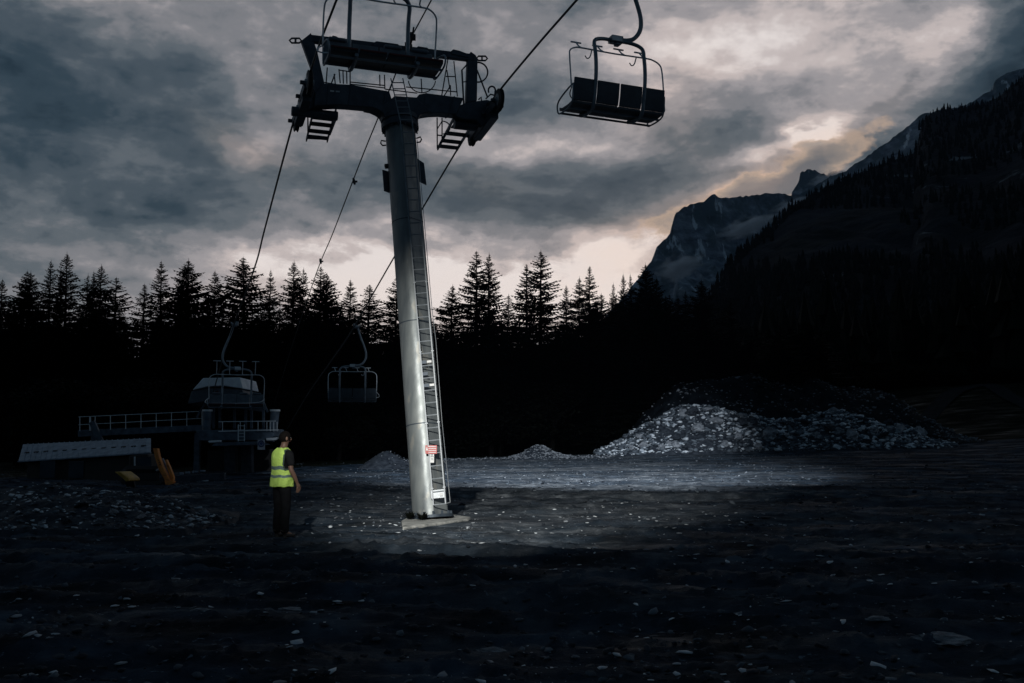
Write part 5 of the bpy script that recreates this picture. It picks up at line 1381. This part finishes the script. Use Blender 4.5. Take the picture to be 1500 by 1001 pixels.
det = mth('ADD', det, mth('ADD', mth('MULTIPLY', mth('SUBTRACT', n3_, .5), .40), mth('MULTIPLY', mth('SUBTRACT', n4_, .5), .14)))
# brightness falls off behind the viewer (the far side of the evening sky)
backf = mth('MULTIPLY_ADD', sx.outputs[1], .34, -.02)
backf = mth('MINIMUM', backf, 0)
zen = mth('MULTIPLY', mth('MAXIMUM', mth('SUBTRACT', el, .48), 0), -.8)
backf = mth('ADD', backf, zen)
Bv = mth('ADD', mth('ADD', mth('ADD', mth('MULTIPLY', tot, 1.4), .45), det), backf)
cr = N.new('ShaderNodeValToRGB'); cr.color_ramp.interpolation = 'EASE'; e = cr.color_ramp.elements
e[0].position = 0; e[0].color = (.014, .030, .045, 1); e[1].position = 1; e[1].color = (.86, .79, .77, 1)
for p_, c_ in ((.16, (.032, .055, .076)), (.30, (.066, .090, .113)), (.42, (.120, .143, .165)), (.55, (.225, .229, .248)), (.68, (.365, .345, .360)), (.82, (.60, .53, .52))):
    q_ = e.new(p_); q_.color = (*c_, 1)
L.new(Bv, cr.inputs[0])
# peach evening glow on some cloud edges
glow = None
for l_ in ((1160, 230, 120, 40, .9, .5), (1080, 285, 90, 32, 1.0, .4), (960, 330, 110, 24, .55, .2), (350, 205, 90, 26, .40, -.3), (700, 275, 60, 30, .3, 0), (560, 420, 240, 50, .15, 0), (930, 400, 120, 30, .35, 0), (1010, 160, 60, 90, .25, 0)):
    v = lobe(*l_); glow = v if glow is None else mth('ADD', glow, v)
gl = mth('MULTIPLY', glow, mth('MULTIPLY_ADD', n2_, 1.6, -.2), clamp=True)
mx = N.new('ShaderNodeMix'); mx.data_type = 'RGBA'; mx.blend_type = 'MULTIPLY'; L.new(gl, mx.inputs[0]); L.new(cr.outputs[0], mx.inputs[6]); mx.inputs[7].default_value = (1.22, .96, .76, 1)
cum = None
for l_ in ((1110, 300, 75, 34, 1.0, .3), (1150, 265, 70, 34, 1.0, .5), (1215, 225, 90, 34, .9, .5), (1040, 330, 110, 22, .7, .3), (965, 335, 60, 16, .5, .2), (1090, 262, 26, 22, .8, 0), (1190, 185, 34, 16, .5, 0), (1270, 190, 70, 26, .5, .4)):
    v = lobe(*l_); cum = v if cum is None else mth('ADD', cum, v)
nb_ = wn(30, 7, (1, 1, 1.2), rough=.62).outputs[0]
cq = mth('ADD', cum, mth('ADD', mth('MULTIPLY', mth('SUBTRACT', nb_, .5), 1.5), mth('MULTIPLY', mth('SUBTRACT', n2_, .5), 1.0)))
cmk = N.new('ShaderNodeMapRange'); cmk.interpolation_type = 'SMOOTHSTEP'; cmk.inputs[1].default_value = .44; cmk.inputs[2].default_value = .80; cmk.inputs[4].default_value = .85; L.new(cq, cmk.inputs[0])
ccr = N.new('ShaderNodeValToRGB'); e = ccr.color_ramp.elements; e[0].position = .38; e[0].color = (.60, .43, .32, 1); e[1].position = 1.0; e[1].color = (.155, .16, .175, 1); q_ = e.new(.62); q_.color = (.34, .285, .25, 1)
L.new(mth('MULTIPLY', cq, .62), ccr.inputs[0])
mxc = N.new('ShaderNodeMix'); mxc.data_type = 'RGBA'; L.new(cmk.outputs[0], mxc.inputs[0]); L.new(mx.outputs[2], mxc.inputs[6]); L.new(ccr.outputs[0], mxc.inputs[7]); mx = mxc
sky = N.new('ShaderNodeTexSky'); sky.sky_type = 'NISHITA'; sky.sun_disc = False; sky.sun_elevation = R(2); sky.sun_rotation = R(10)
ms_ = N.new('ShaderNodeMix'); ms_.data_type = 'RGBA'; ms_.inputs[0].default_value = .97
sc2 = N.new('ShaderNodeVectorMath'); sc2.operation = 'SCALE'; L.new(sky.outputs[0], sc2.inputs[0]); sc2.inputs['Scale'].default_value = 1
SKY = .10
sc3 = N.new('ShaderNodeVectorMath'); sc3.operation = 'SCALE'; L.new(mx.outputs[2], sc3.inputs[0]); sc3.inputs['Scale'].default_value = 1/SKY
L.new(sc2.outputs[0], ms_.inputs[6]); L.new(sc3.outputs[0], ms_.inputs[7])
bg = N.new('ShaderNodeBackground'); bg.inputs['Strength'].default_value = SKY; L.new(ms_.outputs[2], bg.inputs[0])
wo = N.new('ShaderNodeOutputWorld'); L.new(bg.outputs[0], wo.inputs[0])

# ------------------------------------------------------------------ lights
def light(name, typ, loc, target, **kw):
    d = bpy.data.lights.new(name, typ)
    for k, v in kw.items(): setattr(d, k, v)
    o = bpy.data.objects.new(name, d); COL.objects.link(o); o.location = loc
    o.rotation_euler = (Vector(target)-Vector(loc)).to_track_quat('-Z', 'Y').to_euler(); return o
sd_ = Vector((math.sin(R(10)), math.cos(R(10)), math.tan(R(4))))
light('evening_sun', 'SUN', sd_*100, (0, 0, 0), energy=.04, angle=R(20), color=(.85, .9, 1))
# added spot lights without a visible source, brightening lot, heap and pylon foot
light('lot_fill_spot', 'SPOT', (7, 17, 24), (3, 54, 0), energy=135000, spot_size=R(43), spot_blend=1.0, shadow_soft_size=.3, color=(.90, .95, 1.0))
light('heap_fill_spot', 'SPOT', (7.5, 17, 23), (12.5, 87, 1.0), energy=90000, spot_size=R(15), spot_blend=1.0, shadow_soft_size=.3, color=(.90, .95, 1.0))
light('pylon_fill_spot', 'SPOT', (-2.6, 3.5, 7.2), (.2, 26, 0), energy=20000, spot_size=R(32), spot_blend=1.0, shadow_soft_size=.12, color=(1, .96, .87))

# ------------------------------------------------------------------ camera
cd = bpy.data.cameras.new('camera'); cd.sensor_width = 36; cd.lens = 36*F/1500; cd.clip_end = 20000; cd.clip_start = .1
co = bpy.data.objects.new('camera', cd); COL.objects.link(co); co.location = CAM; co.rotation_euler = (math.pi/2+PITCH, 0, 0)
SC.camera = co
SC.view_settings.view_transform = 'Standard'; SC.view_settings.look = 'None'; SC.view_settings.exposure = 0; SC.view_settings.gamma = 1
SC.cycles.volume_bounces = 1; SC.cycles.max_bounces = 6
